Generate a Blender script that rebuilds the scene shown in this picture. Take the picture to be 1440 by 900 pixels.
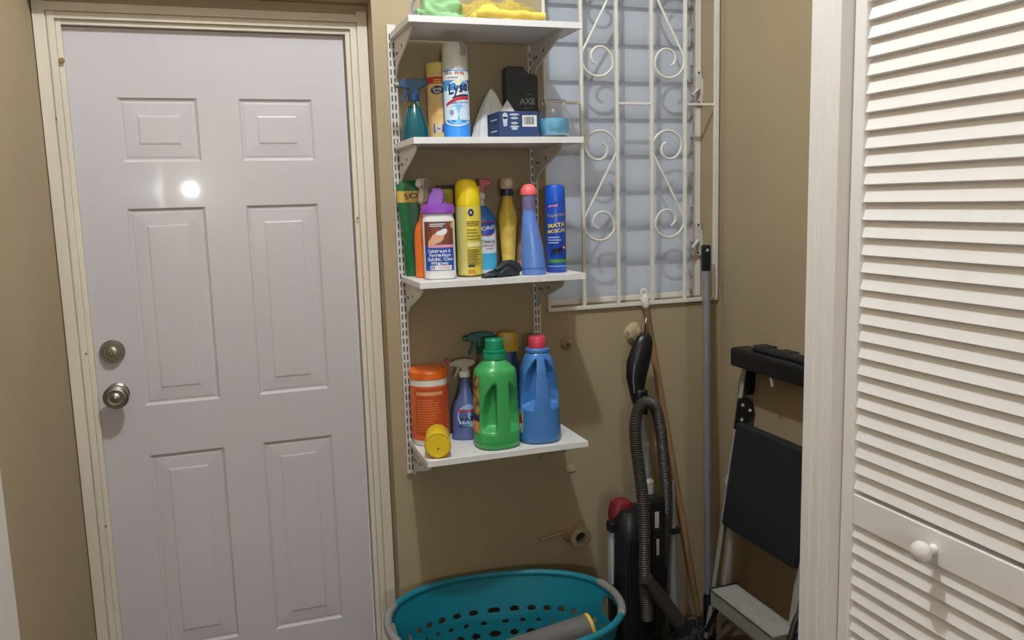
import bpy, math, random
from mathutils import Vector, Matrix, noise
R = math.radians
S = bpy.context.scene
COL = S.collection
for o in list(bpy.data.objects):
    bpy.data.objects.remove(o)

# ------------------------------------------------------------------ camera
def camera():
    yaw, pitch, roll = R(18.8), R(8.2), R(-1.6)
    f0 = Vector((math.sin(yaw), math.cos(yaw), 0)); r0 = Vector((math.cos(yaw), -math.sin(yaw), 0)); u0 = Vector((0, 0, 1))
    f = f0 * math.cos(pitch) - u0 * math.sin(pitch)
    u = u0 * math.cos(pitch) + f0 * math.sin(pitch)
    r3 = r0 * math.cos(roll) + u * math.sin(roll)
    u3 = -r0 * math.sin(roll) + u * math.cos(roll)
    cd = bpy.data.cameras.new('camera'); co = bpy.data.objects.new('camera', cd); COL.objects.link(co)
    m = Matrix((r3, u3, -f)).transposed().to_4x4(); m.translation = (0, 0, 1.545)
    co.matrix_world = m
    cd.sensor_width = 36; cd.lens = 1178 / 1440 * 36; cd.clip_start = .02
    S.camera = co
camera()

# ------------------------------------------------------------------ world and lamps
wd = bpy.data.worlds.new('world'); S.world = wd; wd.use_nodes = True
wd.node_tree.nodes['Background'].inputs[0].default_value = (.95, .97, 1.0, 1)
wd.node_tree.nodes['Background'].inputs[1].default_value = 1.05
LAMP_POS = (.38, 1.30, 3.20)
LAMP_POWER = 108
HALL_POS = (-.225, -2.2, 1.70)
HALL_POWER = 78
S.view_settings.view_transform = 'Standard'; S.view_settings.look = 'None'
S.view_settings.exposure = 0.0; S.view_settings.gamma = 1.0
S.view_settings.use_curve_mapping = False

# ------------------------------------------------------------------ materials
def lin(c):
    return tuple((x / 255 / 12.92 if x / 255 <= .04045 else ((x / 255 + .055) / 1.055) ** 2.4) for x in c)
MATS = {}
def mat(name, rgb, rough=.5, metal=0, var=.04, vscale=14, bump=0, bscale=60, alpha=None, trans=0, emit=0, spec=.5, coat=0, stretch=None, rgb2=None, detail=3):
    if name in MATS: return MATS[name]
    m = bpy.data.materials.new(name); m.use_nodes = True
    nt = m.node_tree; b = nt.nodes['Principled BSDF']
    c = lin(rgb)
    b.inputs['Roughness'].default_value = rough; b.inputs['Metallic'].default_value = metal
    b.inputs['Specular IOR Level'].default_value = spec
    b.inputs['Coat Weight'].default_value = coat
    if trans:
        b.inputs['Transmission Weight'].default_value = trans
    if alpha is not None: b.inputs['Alpha'].default_value = alpha
    tc = nt.nodes.new('ShaderNodeTexCoord'); mp = nt.nodes.new('ShaderNodeMapping')
    nt.links.new(tc.outputs['Object'], mp.inputs['Vector'])
    if stretch: mp.inputs['Scale'].default_value = stretch
    nz = nt.nodes.new('ShaderNodeTexNoise'); nz.inputs['Scale'].default_value = vscale; nz.inputs['Detail'].default_value = detail
    nt.links.new(mp.outputs['Vector'], nz.inputs['Vector'])
    rp = nt.nodes.new('ShaderNodeValToRGB')
    c2 = lin(rgb2) if rgb2 else tuple(min(1, x * (1 + var)) for x in c)
    c1 = c if rgb2 else tuple(x * (1 - var) for x in c)
    rp.color_ramp.elements[0].position = .35; rp.color_ramp.elements[1].position = .65
    rp.color_ramp.elements[0].color = (*c1, 1); rp.color_ramp.elements[1].color = (*c2, 1)
    nt.links.new(nz.outputs['Fac'], rp.inputs['Fac']); nt.links.new(rp.outputs['Color'], b.inputs['Base Color'])
    if bump:
        n2 = nt.nodes.new('ShaderNodeTexNoise'); n2.inputs['Scale'].default_value = bscale; n2.inputs['Detail'].default_value = 4
        nt.links.new(mp.outputs['Vector'], n2.inputs['Vector'])
        bp = nt.nodes.new('ShaderNodeBump'); bp.inputs['Strength'].default_value = bump; bp.inputs['Distance'].default_value = .004
        nt.links.new(n2.outputs['Fac'], bp.inputs['Height']); nt.links.new(bp.outputs['Normal'], b.inputs['Normal'])
    if emit:
        b.inputs['Emission Color'].default_value = (*c, 1); b.inputs['Emission Strength'].default_value = emit
    MATS[name] = m
    return m

M_WALL = mat('tan_wall_paint', (163, 145, 115), .62, var=.035, vscale=3, bump=.25, bscale=26, spec=.35)
M_CEIL = mat('ceiling_paint', (214, 206, 192), .8)
M_FLOOR = mat('floor_tile', (92, 76, 62), .45, var=.1, vscale=8)
M_DOOR = mat('door_paint', (196, 188, 189), .035, var=.012, vscale=5, bump=.03, bscale=9, spec=.45)
M_CAS = mat('cream_trim_paint', (210, 198, 179), .5, var=.06, vscale=9, bump=.15, bscale=30, stretch=(1, 1, .25))
M_WHITE = mat('white_trim_paint', (227, 220, 214), .38, var=.015)
M_LOUV = mat('louver_paint', (230, 223, 218), .4, var=.015)
M_SHELF = mat('shelf_melamine', (226, 222, 220), .38, var=.02)
M_METALW = mat('white_coated_steel', (206, 200, 192), .4, var=.05, vscale=40)
M_GRILL = mat('grille_paint', (218, 212, 200), .45, var=.03, vscale=30)
M_DARK = mat('dark_slot', (38, 34, 30), .8)
M_BLACK = mat('black_plastic', (22, 22, 25), .42)
M_BLACKM = mat('black_matte', (26, 26, 30), .65, bump=.3, bscale=300)
M_NICKEL = mat('satin_nickel', (158, 150, 140), .28, metal=1, var=.05)
M_ALU = mat('aluminium', (182, 178, 172), .42, metal=.35, var=.05, vscale=30)
M_STEEL = mat('pole_steel', (150, 152, 158), .32, metal=.45, var=.04)
M_WOOD = mat('broom_wood', (150, 116, 78), .55, var=.16, vscale=10, stretch=(6, 6, .6))
M_PLASTER = mat('painted_plaster', (166, 145, 112), .75, var=.12, vscale=60, bump=.8, bscale=90)
M_GREY = mat('grey_plastic', (132, 130, 128), .45)
M_LGREY = mat('light_grey_plastic', (176, 174, 170), .45)

def frosted():
    m = bpy.data.materials.new('frosted_louver_glass'); m.use_nodes = True; nt = m.node_tree
    out = nt.nodes['Material Output']; b = nt.nodes['Principled BSDF']
    nz = nt.nodes.new('ShaderNodeTexNoise'); nz.inputs['Scale'].default_value = 6
    tc = nt.nodes.new('ShaderNodeTexCoord'); nt.links.new(tc.outputs['Object'], nz.inputs['Vector'])
    rp = nt.nodes.new('ShaderNodeValToRGB'); rp.color_ramp.elements[0].color = (*lin((184, 187, 193)), 1); rp.color_ramp.elements[1].color = (*lin((202, 205, 209)), 1)
    nt.links.new(nz.outputs['Fac'], rp.inputs['Fac']); nt.links.new(rp.outputs['Color'], b.inputs['Base Color'])
    b.inputs['Roughness'].default_value = .3
    t = nt.nodes.new('ShaderNodeBsdfTranslucent'); t.inputs['Color'].default_value = (.70, .72, .76, 1)
    mx = nt.nodes.new('ShaderNodeMixShader'); mx.inputs[0].default_value = .45
    nt.links.new(b.outputs[0], mx.inputs[1]); nt.links.new(t.outputs[0], mx.inputs[2]); nt.links.new(mx.outputs[0], out.inputs[0])
    return m
M_FROST = frosted()
def clear_glass(name, col=(1, 1, 1), rough=.02):
    m = bpy.data.materials.new(name); m.use_nodes = True; nt = m.node_tree
    b = nt.nodes['Principled BSDF']; b.inputs['Transmission Weight'].default_value = 1
    b.inputs['Base Color'].default_value = (*col, 1); b.inputs['Roughness'].default_value = rough; b.inputs['IOR'].default_value = 1.4
    return m
M_GLASS = clear_glass('jar_glass', (1, 1, 1))
M_TEALT = clear_glass('teal_clear_plastic', (.34, .74, .78), .15)

# ------------------------------------------------------------------ mesh builder
class MB:
    def __init__(s): s.v = []; s.f = []
    def add(s, vs, fs):
        k = len(s.v); s.v += [tuple(p) for p in vs]; s.f += [tuple(i + k for i in q) for q in fs]; return s
    def box(s, x0, x1, y0, y1, z0, z1):
        vs = [(x, y, z) for z in (z0, z1) for y in (y0, y1) for x in (x0, x1)]
        return s.add(vs, [(0, 2, 3, 1), (4, 5, 7, 6), (0, 1, 5, 4), (2, 6, 7, 3), (0, 4, 6, 2), (1, 3, 7, 5)])
    def obox(s, c, a, b, d):
        c, a, b, d = map(Vector, (c, a, b, d))
        vs = [c + a * i + b * j + d * k for k in (-1, 1) for j in (-1, 1) for i in (-1, 1)]
        fs = [(0, 2, 3, 1), (4, 5, 7, 6), (0, 1, 5, 4), (2, 6, 7, 3), (0, 4, 6, 2), (1, 3, 7, 5)]
        if a.cross(b).dot(d) < 0: fs = [q[::-1] for q in fs]
        return s.add(vs, fs)
    def rings(s, rings, closed=True, cap0=True, cap1=True):
        n = len(rings[0]); vs = [p for r in rings for p in r]; fs = []
        for i in range(len(rings) - 1):
            for j in range(n if closed else n - 1):
                a = i * n + j; b = i * n + (j + 1) % n
                fs.append((a, b, b + n, a + n))
        if cap0: fs.append(tuple(range(n))[::-1])
        if cap1: fs.append(tuple(range((len(rings) - 1) * n, len(rings) * n)))
        return s.add(vs, fs)
    def lathe(s, prof, n=28, c=(0, 0, 0), ax='z', cap=True):
        rs = []
        for r, z in prof:
            ring = []
            for k in range(n):
                t = 2 * math.pi * k / n; a, b = r * math.cos(t), r * math.sin(t)
                if ax == 'z': p = (c[0] + a, c[1] + b, c[2] + z)
                elif ax == 'y': p = (c[0] + b, c[1] + z, c[2] + a)
                elif ax == '-y': p = (c[0] + a, c[1] - z, c[2] + b)
                elif ax == 'x': p = (c[0] + z, c[1] + a, c[2] + b)
                elif ax == '-x': p = (c[0] - z, c[1] + b, c[2] + a)
                ring.append(p)
            rs.append(ring)
        return s.rings(rs, cap0=cap, cap1=cap)
    def tube(s, pts, r, n=10, cap=True):
        pts = [Vector(p) for p in pts]; m = len(pts)
        rad = r if isinstance(r, (list, tuple)) else [r] * m
        T = []
        for i in range(m):
            t = pts[min(i + 1, m - 1)] - pts[max(i - 1, 0)]; T.append(t.normalized())
        ref = Vector((0, 0, 1)) if abs(T[0].z) < .9 else Vector((1, 0, 0))
        N = (ref - T[0] * ref.dot(T[0])).normalized(); rs = []
        for i in range(m):
            N = (N - T[i] * N.dot(T[i])).normalized(); B = T[i].cross(N)
            rs.append([pts[i] + (N * math.cos(2 * math.pi * k / n) + B * math.sin(2 * math.pi * k / n)) * rad[i] for k in range(n)])
        return s.rings(rs, cap0=cap, cap1=cap)
    def prism(s, outline, o, u, v, w):
        o, u, v, w = map(Vector, (o, u, v, w)); n = len(outline)
        area = sum(outline[i][0] * outline[(i + 1) % n][1] - outline[(i + 1) % n][0] * outline[i][1] for i in range(n))
        if (area > 0) != (u.cross(v).dot(w) > 0): outline = outline[::-1]
        a = [o + u * x + v * y for x, y in outline]; b = [p + w for p in a]
        return s.rings([a, b])
    def obj(s, name, m, parent=None, smooth=35, bevel=0, seg=2, loc=None):
        me = bpy.data.meshes.new(name); me.from_pydata(s.v, [], s.f); me.update()
        if smooth:
            me.polygons.foreach_set('use_smooth', [True] * len(me.polygons)); me.set_sharp_from_angle(angle=R(smooth))
        me.materials.append(m)
        o = bpy.data.objects.new(name, me); COL.objects.link(o)
        if parent: o.parent = parent
        if loc: o.location = loc
        if bevel:
            b = o.modifiers.new('bevel', 'BEVEL'); b.width = bevel; b.segments = seg; b.limit_method = 'ANGLE'; b.angle_limit = R(40)
        return o
def tag(o, label=None, cat=None, group=None, kind=None):
    if label: o['label'] = label
    if cat: o['category'] = cat
    if group: o['group'] = group
    if kind: o['kind'] = kind
    return o
def thing(name, loc, label, cat, rz=0, group=None, kind=None):
    o = bpy.data.objects.new(name, None); COL.objects.link(o); o.empty_display_size = .05
    o.location = loc; o.rotation_euler = (0, 0, R(rz)); return tag(o, label, cat, group, kind)
def copy_tree(o, parent=None):
    c = o.copy(); COL.objects.link(c)
    if parent: c.parent = parent
    for ch in [x for x in bpy.data.objects if x.parent == o]: copy_tree(ch, c)
    return c
def interp(tab, z):
    if z <= tab[0][0]: return tab[0][1:]
    for a, b in zip(tab, tab[1:]):
        if z <= b[0]:
            t = (z - a[0]) / (b[0] - a[0] + 1e-9); return tuple(p + (q - p) * t for p, q in zip(a[1:], b[1:]))
    return tab[-1][1:]
class Body:
    """a bottle body: rows (z, rx, ry, dx); cross-section a superellipse; phi 0 faces local -y, + to the right"""
    def __init__(s, rows, ex=2.0, dents=None):
        s.rows = [(r + (0,) * (4 - len(r))) if len(r) >= 3 else (r[0], r[1], r[1], 0) for r in rows]; s.ex = ex; s.dents = dents
    def pt(s, phi, z, off=0):
        rx, ry, dx = interp(s.rows, z); rx += off; ry += off
        a, b = math.sin(phi), -math.cos(phi); e = 2 / s.ex
        x = rx * math.copysign(abs(a) ** e, a); y = ry * math.copysign(abs(b) ** e, b)
        if s.dents:
            k = s.dents(math.degrees(phi), z); l = math.hypot(x, y) + 1e-9; x -= x / l * k; y -= y / l * k
        return Vector((x + dx, y, z))
    def mesh(s, n=40, dz=None, mb=None):
        mb = mb or MB(); zs = [r[0] for r in s.rows]
        if dz:
            z0, z1 = zs[0], zs[-1]; k = int((z1 - z0) / dz); zs = sorted(set([round(z, 5) for z in zs] + [round(z0 + (z1 - z0) * i / k, 5) for i in range(k + 1)]))
        return mb.rings([[s.pt(2 * math.pi * k / n, z) for k in range(n)] for z in zs])
    def patch(s, p0, p1, z0, z1, off=.0006, n=10, nz=4, mb=None):
        mb = mb or MB(); p0, p1 = R(p0), R(p1)
        vs = [s.pt(p0 + (p1 - p0) * i / n, z0 + (z1 - z0) * j / nz, off) for j in range(nz + 1) for i in range(n + 1)]
        fs = [(j * (n + 1) + i, j * (n + 1) + i + 1, (j + 1) * (n + 1) + i + 1, (j + 1) * (n + 1) + i) for j in range(nz) for i in range(n)]
        return mb.add(vs, fs)
    def shape(s, pts, phi, z, off=.0008, mb=None):
        """flat outline (metres) laid on the surface, drawn as a fan"""
        mb = mb or MB(); rx = max(.01, interp(s.rows, z)[0])
        cx = sum(p[0] for p in pts) / len(pts); cy = sum(p[1] for p in pts) / len(pts)
        vs = [s.pt(R(phi) + x / rx, z + y, off) for x, y in [(cx, cy)] + list(pts)]
        n = len(pts)
        return mb.add(vs, [(0, i + 1, (i + 1) % n + 1) for i in range(n)])
    def text(s, txt, phi, z, size, m, parent, off=.0012, rot=0, sx=1, name='lettering', shear=0):
        rx = max(.01, interp(s.rows, z)[0])
        return text_obj(txt, size, m, parent, lambda x, y: s.pt(R(phi) + x / rx, z + y, off), rot, sx, name, shear)
def ell(a, b, n=24, x=0, y=0, rot=0):
    c, q = math.cos(R(rot)), math.sin(R(rot))
    return [(x + a * math.cos(t) * c - b * math.sin(t) * q, y + a * math.cos(t) * q + b * math.sin(t) * c) for t in (2 * math.pi * k / n for k in range(n))]
def rect(w, h, x=0, y=0): return [(x - w / 2, y - h / 2), (x + w / 2, y - h / 2), (x + w / 2, y + h / 2), (x - w / 2, y + h / 2)]
def text_obj(txt, size, m, parent, fn, rot=0, sx=1, name='lettering', shear=0):
    cu = bpy.data.curves.new('t', 'FONT'); cu.body = txt; cu.size = size; cu.resolution_u = 2; cu.align_x = 'CENTER'; cu.align_y = 'CENTER'
    cu.shear = shear; cu.offset = size * .02
    to = bpy.data.objects.new('t', cu); COL.objects.link(to)
    dg = bpy.context.evaluated_depsgraph_get(); dg.update()
    me = bpy.data.meshes.new_from_object(to.evaluated_get(dg))
    bpy.data.objects.remove(to); bpy.data.curves.remove(cu)
    c, q = math.cos(R(rot)), math.sin(R(rot))
    for v in me.vertices:
        x, y = v.co.x * sx, v.co.y
        v.co = fn(x * c - y * q, x * q + y * c)
    me.materials.clear(); me.materials.append(m)
    me.name = name; o = bpy.data.objects.new(name, me); COL.objects.link(o); o.parent = parent
    return o
def col(name, rgb, rough=.4, **k): return mat(name, rgb, rough, **k)
C_WHITE = col('print_white', (228, 226, 222)); C_NAVY = col('print_navy', (28, 34, 84)); C_RED = col('print_red', (190, 36, 44)); C_BLACK = col('print_black', (24, 24, 28))
C_BLUE = col('print_blue', (24, 74, 170)); C_YEL = col('print_yellow', (236, 204, 40)); C_LBLUE = col('print_light_blue', (120, 184, 230)); C_CREAM = col('print_cream', (226, 212, 164))
C_GREY = col('print_grey', (150, 150, 150)); C_GREEN = col('print_green', (70, 140, 60)); C_BROWN = col('print_brown', (110, 58, 34))

# ------------------------------------------------------------------ the room
WY = 2.56          # face of the back wall
XL = -.445         # left wall
XR = 1.657         # right wall of the alcove
XC = 1.10          # closet front
CH = 3.32
def struct(name, mb, m, label, smooth=0, bevel=0):
    o = mb.obj(name, m, None, smooth, bevel); return tag(o, label, None, None, 'structure')
def cat(o, c): o['category'] = c; return o
b = MB()
b.box(XL - .12, .461, WY, WY + .17, 2.138, CH).box(.461, .995, WY, WY + .17, 0, CH)
b.box(.995, 1.634, WY, WY + .17, 0, 1.177).box(.995, 1.634, WY, WY + .17, 2.31, CH).box(1.634, XR + .12, WY, WY + .17, 0, CH)
cat(struct('wall_back', b, M_WALL, 'tan painted wall behind the shelves, with the door recess and window'), 'wall')
cat(struct('wall_left', MB().box(XL - .12, XL, -2.7, WY + .17, 0, CH), M_WALL, 'tan painted wall to the left of the white door'), 'wall')
cat(struct('wall_right', MB().box(XR, XR + .12, 1.37, WY, 0, CH), M_WALL, 'tan painted alcove wall behind the step ladder'), 'wall')
cat(struct('wall_closet', MB().box(XC, XR + .12, 1.302, 1.37, 0, CH).box(XC, XC + .1, -2.7, 1.302, 2.05, CH).box(XC, XC + .1, -2.7, .02, 0, 2.05), M_WALL, 'tan closet partition around the louvered doors'), 'wall')
cat(struct('wall_rear', MB().box(XL, XC, -2.82, -2.7, 0, CH), M_WALL, 'tan wall at the far end of the room, out of view'), 'wall')
cat(struct('floor', MB().box(XL - .12, XR + .12, -2.82, WY + .17, -.1, 0), M_FLOOR, 'dark brown tiled floor under the basket and vacuum'), 'floor')
cat(struct('ceiling', MB().box(XL - .12, XR + .12, -2.82, WY + .17, CH, CH + .1), M_CEIL, 'off-white painted ceiling above the laundry corner'), 'ceiling')
# closet interior back so nothing is open behind the slats
cat(struct('wall_closet_inner', MB().box(XR, XR + .12, -2.7, 1.302, 0, 2.05), M_WALL, 'inner wall of the closet seen between the louver slats'), 'wall')

# ---- ceiling lamp (out of frame) with its own light
def lamp(pos, power, colr, radius, label):
    t = thing('ceiling_lamp', (pos[0], pos[1], 0), label, 'lamp')
    MB().lathe([(.01, 0), (.06, 0), (.065, -.012), (.03, -.02), (.022, -.04), (.01, -.042)][::-1], 20, (0, 0, CH)).obj('lamp_holder', M_WHITE, t)
    ld = bpy.data.lights.new('bulb', 'POINT'); ld.energy = power; ld.color = colr; ld.shadow_soft_size = radius
    lo = bpy.data.objects.new('bulb', ld); COL.objects.link(lo); lo.location = pos
    return t
lamp(LAMP_POS, LAMP_POWER, (.79, .895, 1.0), .035, 'bare bulb lamp on the ceiling in front of the shelves')
ld = bpy.data.lights.new('hall_bulb', 'POINT'); ld.energy = HALL_POWER; ld.color = (.79, .895, 1.0); ld.shadow_soft_size = .02
lo = bpy.data.objects.new('hall_bulb', ld); COL.objects.link(lo); lo.location = HALL_POS
t = thing('floor_lamp', (HALL_POS[0], HALL_POS[1], 0), 'slim pole lamp standing behind the viewpoint, out of view', 'lamp')
MB().lathe([(.11, 0), (.11, .012), (.02, .03), (.01, .04)], 24).obj('base', M_BLACK, t)
MB().tube([(0, 0, .03), (0, 0, HALL_POS[2] - .05)], .009).obj('pole', M_BLACK, t)

# ---- door, frame
d = thing('door_1', (-.377, 2.665, .012), 'white six-panel door with two round metal locks', 'door', kind='structure')
W, H = .764, 2.038
cols = [(.121, .334), (.449, .662)]; rows = [(.175, .800), (.953, 1.536), (1.668, 1.849)]
b = MB(); xs = [0, cols[0][0], cols[0][1], cols[1][0], cols[1][1], W]
zs = [0] + [z for r in rows for z in r] + [H]
for k in (0, 2, 4): b.box(xs[k], xs[k + 1], 0, .04, 0, H)
for (x0, x1) in cols:
    for k in (0, 2, 4, 6): b.box(x0, x1, 0, .04, zs[k], zs[k + 1])
b.obj('slab', M_DOOR, d, 0)
for (x0, x1) in cols:
    for (z0, z1) in rows:
        p = MB(); rs = []
        for ins, dep in ((0, 0), (.006, .0055), (.010, .0065), (.015, .0050), (.049, .0026), (.053, .0008), (.056, .0004)):
            rs.append([(x0 + ins, dep, z0 + ins), (x1 - ins, dep, z0 + ins), (x1 - ins, dep, z1 - ins), (x0 + ins, dep, z1 - ins)])
        p.rings(rs, cap0=False); p.obj('panel', M_DOOR, d, 0)
k = thing('door_knob', (.051, 0, .998), None, None); k.parent = d
MB().lathe([(.033, 0), (.033, .004), (.028, .009), (.014, .012), (.013, .026)], 32, ax='-y').obj('rose', M_NICKEL, k)
MB().lathe([(.013, .024), (.022, .03), (.032, .038), (.0355, .048), (.034, .057), (.028, .063), (.024, .0635), (.0225, .061), (.015, .0605), (.0145, .064), (.006, .066)], 36, ax='-y').obj('knob', M_NICKEL, k)
MB().lathe([(.0065, .064), (.0065, .07), (.004, .071)], 16, ax='-y').obj('turn_button', M_NICKEL, k)
k = thing('deadbolt', (.048, 0, 1.125), None, None); k.parent = d
MB().lathe([(.0345, 0), (.0345, .006), (.032, .012), (.026, .019), (.024, .019), (.022, .016), (.018, .016), (.016, .021), (.008, .022)], 36, ax='-y').obj('cylinder', M_NICKEL, k)
MB().obox((.0, -.024, .003), (.003, 0, 0), (0, .004, 0), (0, 0, .011)).obj('thumb_turn', M_NICKEL, k, bevel=.001)
MB().box(-.03, W + .03, -.01, .06, -.012, -.002).obj('threshold', M_CAS, d)

c = thing('trim_1', (0, 2.665, 0), 'cream painted wooden door casing around the white door', 'door frame', kind='structure')
def casing(name, x0, x1, flip):
    b = MB(); s = -1 if flip else 1; e = x1 if flip else x0
    steps = [(0, .031, -.030), (.031, .034, -.024), (.034, .052, -.0275), (.052, .066, -.018)]
    for a0, a1, y in steps:
        xa, xb = sorted((e + s * a0, e + s * a1)); b.box(xa, xb, y, .05, 0, 2.052 + .066 - a0 * .98)
    return b.obj(name, M_CAS, c, 0, .003)
casing('casing_leg', -.443, -.377, False); casing('casing_leg', .387, .459, True)
b = MB()
for a0, a1, y in [(0, .024, -.030), (.024, .027, -.024), (.027, .044, -.0275), (.044, .058, -.018)]:
    b.box(-.443 + a0 + .008, .459 - a0 - .008, y + .0005, .05, 2.110 - a1, 2.110 - a0)
b.obj('casing_head', M_CAS, c, 0, .003)
MB().box(XL + .001, .4605, -.026, .06, 2.111, 2.137).obj('header_strip', M_WALL, c, 0)
b = MB()
for (x, z, r_) in ((-.382, 1.955, .008), (-.395, 1.14, .004), (-.41, 1.80, .003), (-.39, .62, .004), (.40, 1.50, .004), (.43, 1.2, .003)):
    MB().lathe([(r_, 0), (r_ * .7, .003), (.0005, .002)], 10, (x, -.0265, z), '-y').obj('nail_plug', mat('bare_wood_spot', (150, 112, 74), .8), c)
c = struct('trim_2', MB().box(XL, XL + .016, 1.60, 1.764, 0, 2.1), M_WHITE, 'white door trim edge on the left wall near the camera', bevel=.003); c['category'] = 'trim'

# ---- window
w = thing('window_1', (0, 2.66, 0), 'jalousie window of frosted glass louvers behind a white grille', 'window', kind='structure')
MB().box(.997, 1.028, 0, .06, 1.178, 2.31).box(1.601, 1.633, -.004, .06, 1.178, 2.31).box(1.028, 1.601, .0, .06, 1.178, 1.198).box(1.028, 1.601, 0, .06, 2.29, 2.31).obj('window_frame', M_WHITE, w, 0, .002)
pane = None; NP = 9
for i in range(NP):
    z = 1.196 + .1232 * i
    if pane is None:
        pane = MB().obox((1.3145, .012, .066), (.285, 0, 0), (0, .003, .0), (0, .0085, .0695)).obj('glass_louver', M_FROST, w, 0)
        o = pane
    else:
        o = pane.copy(); COL.objects.link(o)
    o.location = (0, 0, z)
    MB().box(1.588, 1.600, -.008, .004, z - .002, z + .010).obj('pane_clip', M_LGREY, w, 0, .001)
    MB().box(1.590, 1.599, -.010, .0, z + .05, z + .057).obj('pane_clip', M_LGREY, w, 0, .001)
for z in (1.905, 1.375):
    h = MB(); h.prism([(-.012, -.05), (.012, -.05), (.016, -.02), (.02, -.01), (.02, .03), (.010, .045), (.006, .07), (-.008, .07), (-.012, .04)], (1.620, -.004, z), (1, 0, 0), (0, 0, 1), (0, -.012, 0))
    h.obj('operator_plate', M_METALW, w, bevel=.002)
    MB().tube([(1.615, -.016, z + .004), (1.603, -.03, z + .0), (1.585, -.036, z - .014), (1.578, -.038, z - .022)], [.006, .006, .005, .008]).obj('operator_handle', M_METALW, w)
    for dz in (-.04, .06): MB().lathe([(.004, 0), (.003, .002), (.0005, .002)], 10, (1.617, -.016, z + dz), '-y').obj('screw', M_DARK, w)

g = thing('window_grille', (0, 2.556, 0), 'white wrought iron window grille with scrolls between its bars', 'grille')
gz0, gz1 = 1.177, 2.30
MB().box(.996, 1.006, -.006, .006, gz0, gz1).obj('frame_bar', M_GRILL, g, 0, .001)
MB().box(1.622, 1.638, -.008, .004, gz0, gz1).obj('frame_bar', M_GRILL, g, 0, .001)
MB().box(.996, 1.638, -.007, .005, gz0 - .004, gz0 + .008).obj('frame_bar', M_GRILL, g, 0, .001)
MB().box(.996, 1.638, -.007, .005, gz1 - .006, gz1 + .006).obj('frame_bar', M_GRILL, g, 0, .001)
for x in (1.128, 1.254, 1.382, 1.509):
    MB().box(x - .0055, x + .0055, -.0055, .0055, gz0 + .004, gz1).obj('upright_bar', M_GRILL, g, 0, .0012)
for x0, x1 in ((.998, 1.128), (1.254, 1.382), (1.509, 1.630)):
    MB().box(x0, x1, -.004, .004, 1.843, 1.851).obj('cross_bar', M_GRILL, g, 0, .001)
def scroll(cx, cz, mir):
    half = []
    lx, lz = -.001, -.122
    for i in range(41):
        t = i / 40; a = R(165 + t * 440); rr = .0605 - .006 * min(1, t * 2.2) - (.036 * max(0, (t - .40) / .6) ** .75)
        half.append((lx + rr * math.cos(a), lz + rr * math.sin(a)))
    pts = half[::-1] + [(-p[0], -p[1]) for p in half]
    pts3 = [Vector((cx + (p[0] if not mir else -p[0]), 0, cz + p[1])) for p in pts]
    return MB().tube(pts3, .0043, 8)
for cz in (1.580, 2.111):
    scroll(1.191, cz, False).obj('scroll', M_GRILL, g); scroll(1.4455, cz, True).obj('scroll', M_GRILL, g)

# ---- closet
c = thing('trim_3', (XC, 0, 0), 'white moulded casing along the edge of the louvered closet', 'trim', kind='structure')
MB().box(-.016, .0, 1.300, 1.372, 0, 2.11).box(-.0175, -.01, 1.344, 1.3725, 0, 2.11).box(-.017, -.01, 1.314, 1.332, 0, 2.11).obj('casing_leg', M_WHITE, c, 0, .0025)
MB().box(-.016, .09, 1.292, 1.3015, 0, 2.05).obj('jamb', M_WHITE, c, 0, .0015)
MB().box(-.016, 0, .0, 1.30, 2.05, 2.11).obj('casing_head', M_WHITE, c, 0, .0025)
def leaf(name, ya, yb, label):
    """louvered leaf between y=yb (near) and y=ya (far); front at local x=0"""
    t = thing(name, (XC + .012, 0, 0), label, 'door', kind='structure')
    sw = .030
    for y0, y1 in ((ya - sw, ya), (yb, yb + sw)):
        MB().box(0, .028, y0, y1, .015, 2.035).obj('stile', M_LOUV, t, 0, .003)
    for z0, z1 in ((.015, .12), (.903, .964), (1.97, 2.035)):
        MB().box(.003, .025, yb + sw, ya - sw, z0, z1).obj('rail', M_LOUV, t, 0, .002)
    proto = None
    zz = [.964 + .0255 + .0322 * i for i in range(31)] + [.903 - .0105 - .0322 * i for i in range(25)]
    for z in zz:
        if z < .13 or z > 1.975: continue
        if proto is None:
            n = Vector((.30, 0, .954)).normalized()      # up the slat: inward and up
            q = Vector((-n.z, 0, n.x))
            proto = MB().obox((.0125, (ya + yb) / 2, 0), q * .0032, (0, (ya - yb) / 2 - sw + .004, 0), n * .0178).obj('slat', M_LOUV, t, 0, .0012, 1); o = proto
        else:
            o = proto.copy(); COL.objects.link(o)
        o.location = (0, 0, z)
    return t
lf = leaf('door_2', 1.290, .853, 'white louvered closet door leaf with a round white knob')
MB().lathe([(.009, 0), (.008, .008), (.009, .014), (.016, .020), (.0185, .028), (.017, .036), (.011, .040), (.004, .0415)], 28, (.003, 1.062, .931), '-x').obj('knob', M_LOUV, lf)
leaf('door_3', .851, .02, 'second white louvered closet leaf, nearer the camera')
cat(struct('trim_4', MB().box(XC, XC + .09, .0, .018, 0, 2.05), M_WHITE, 'near jamb of the louvered closet, out of view'), 'trim')

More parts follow.
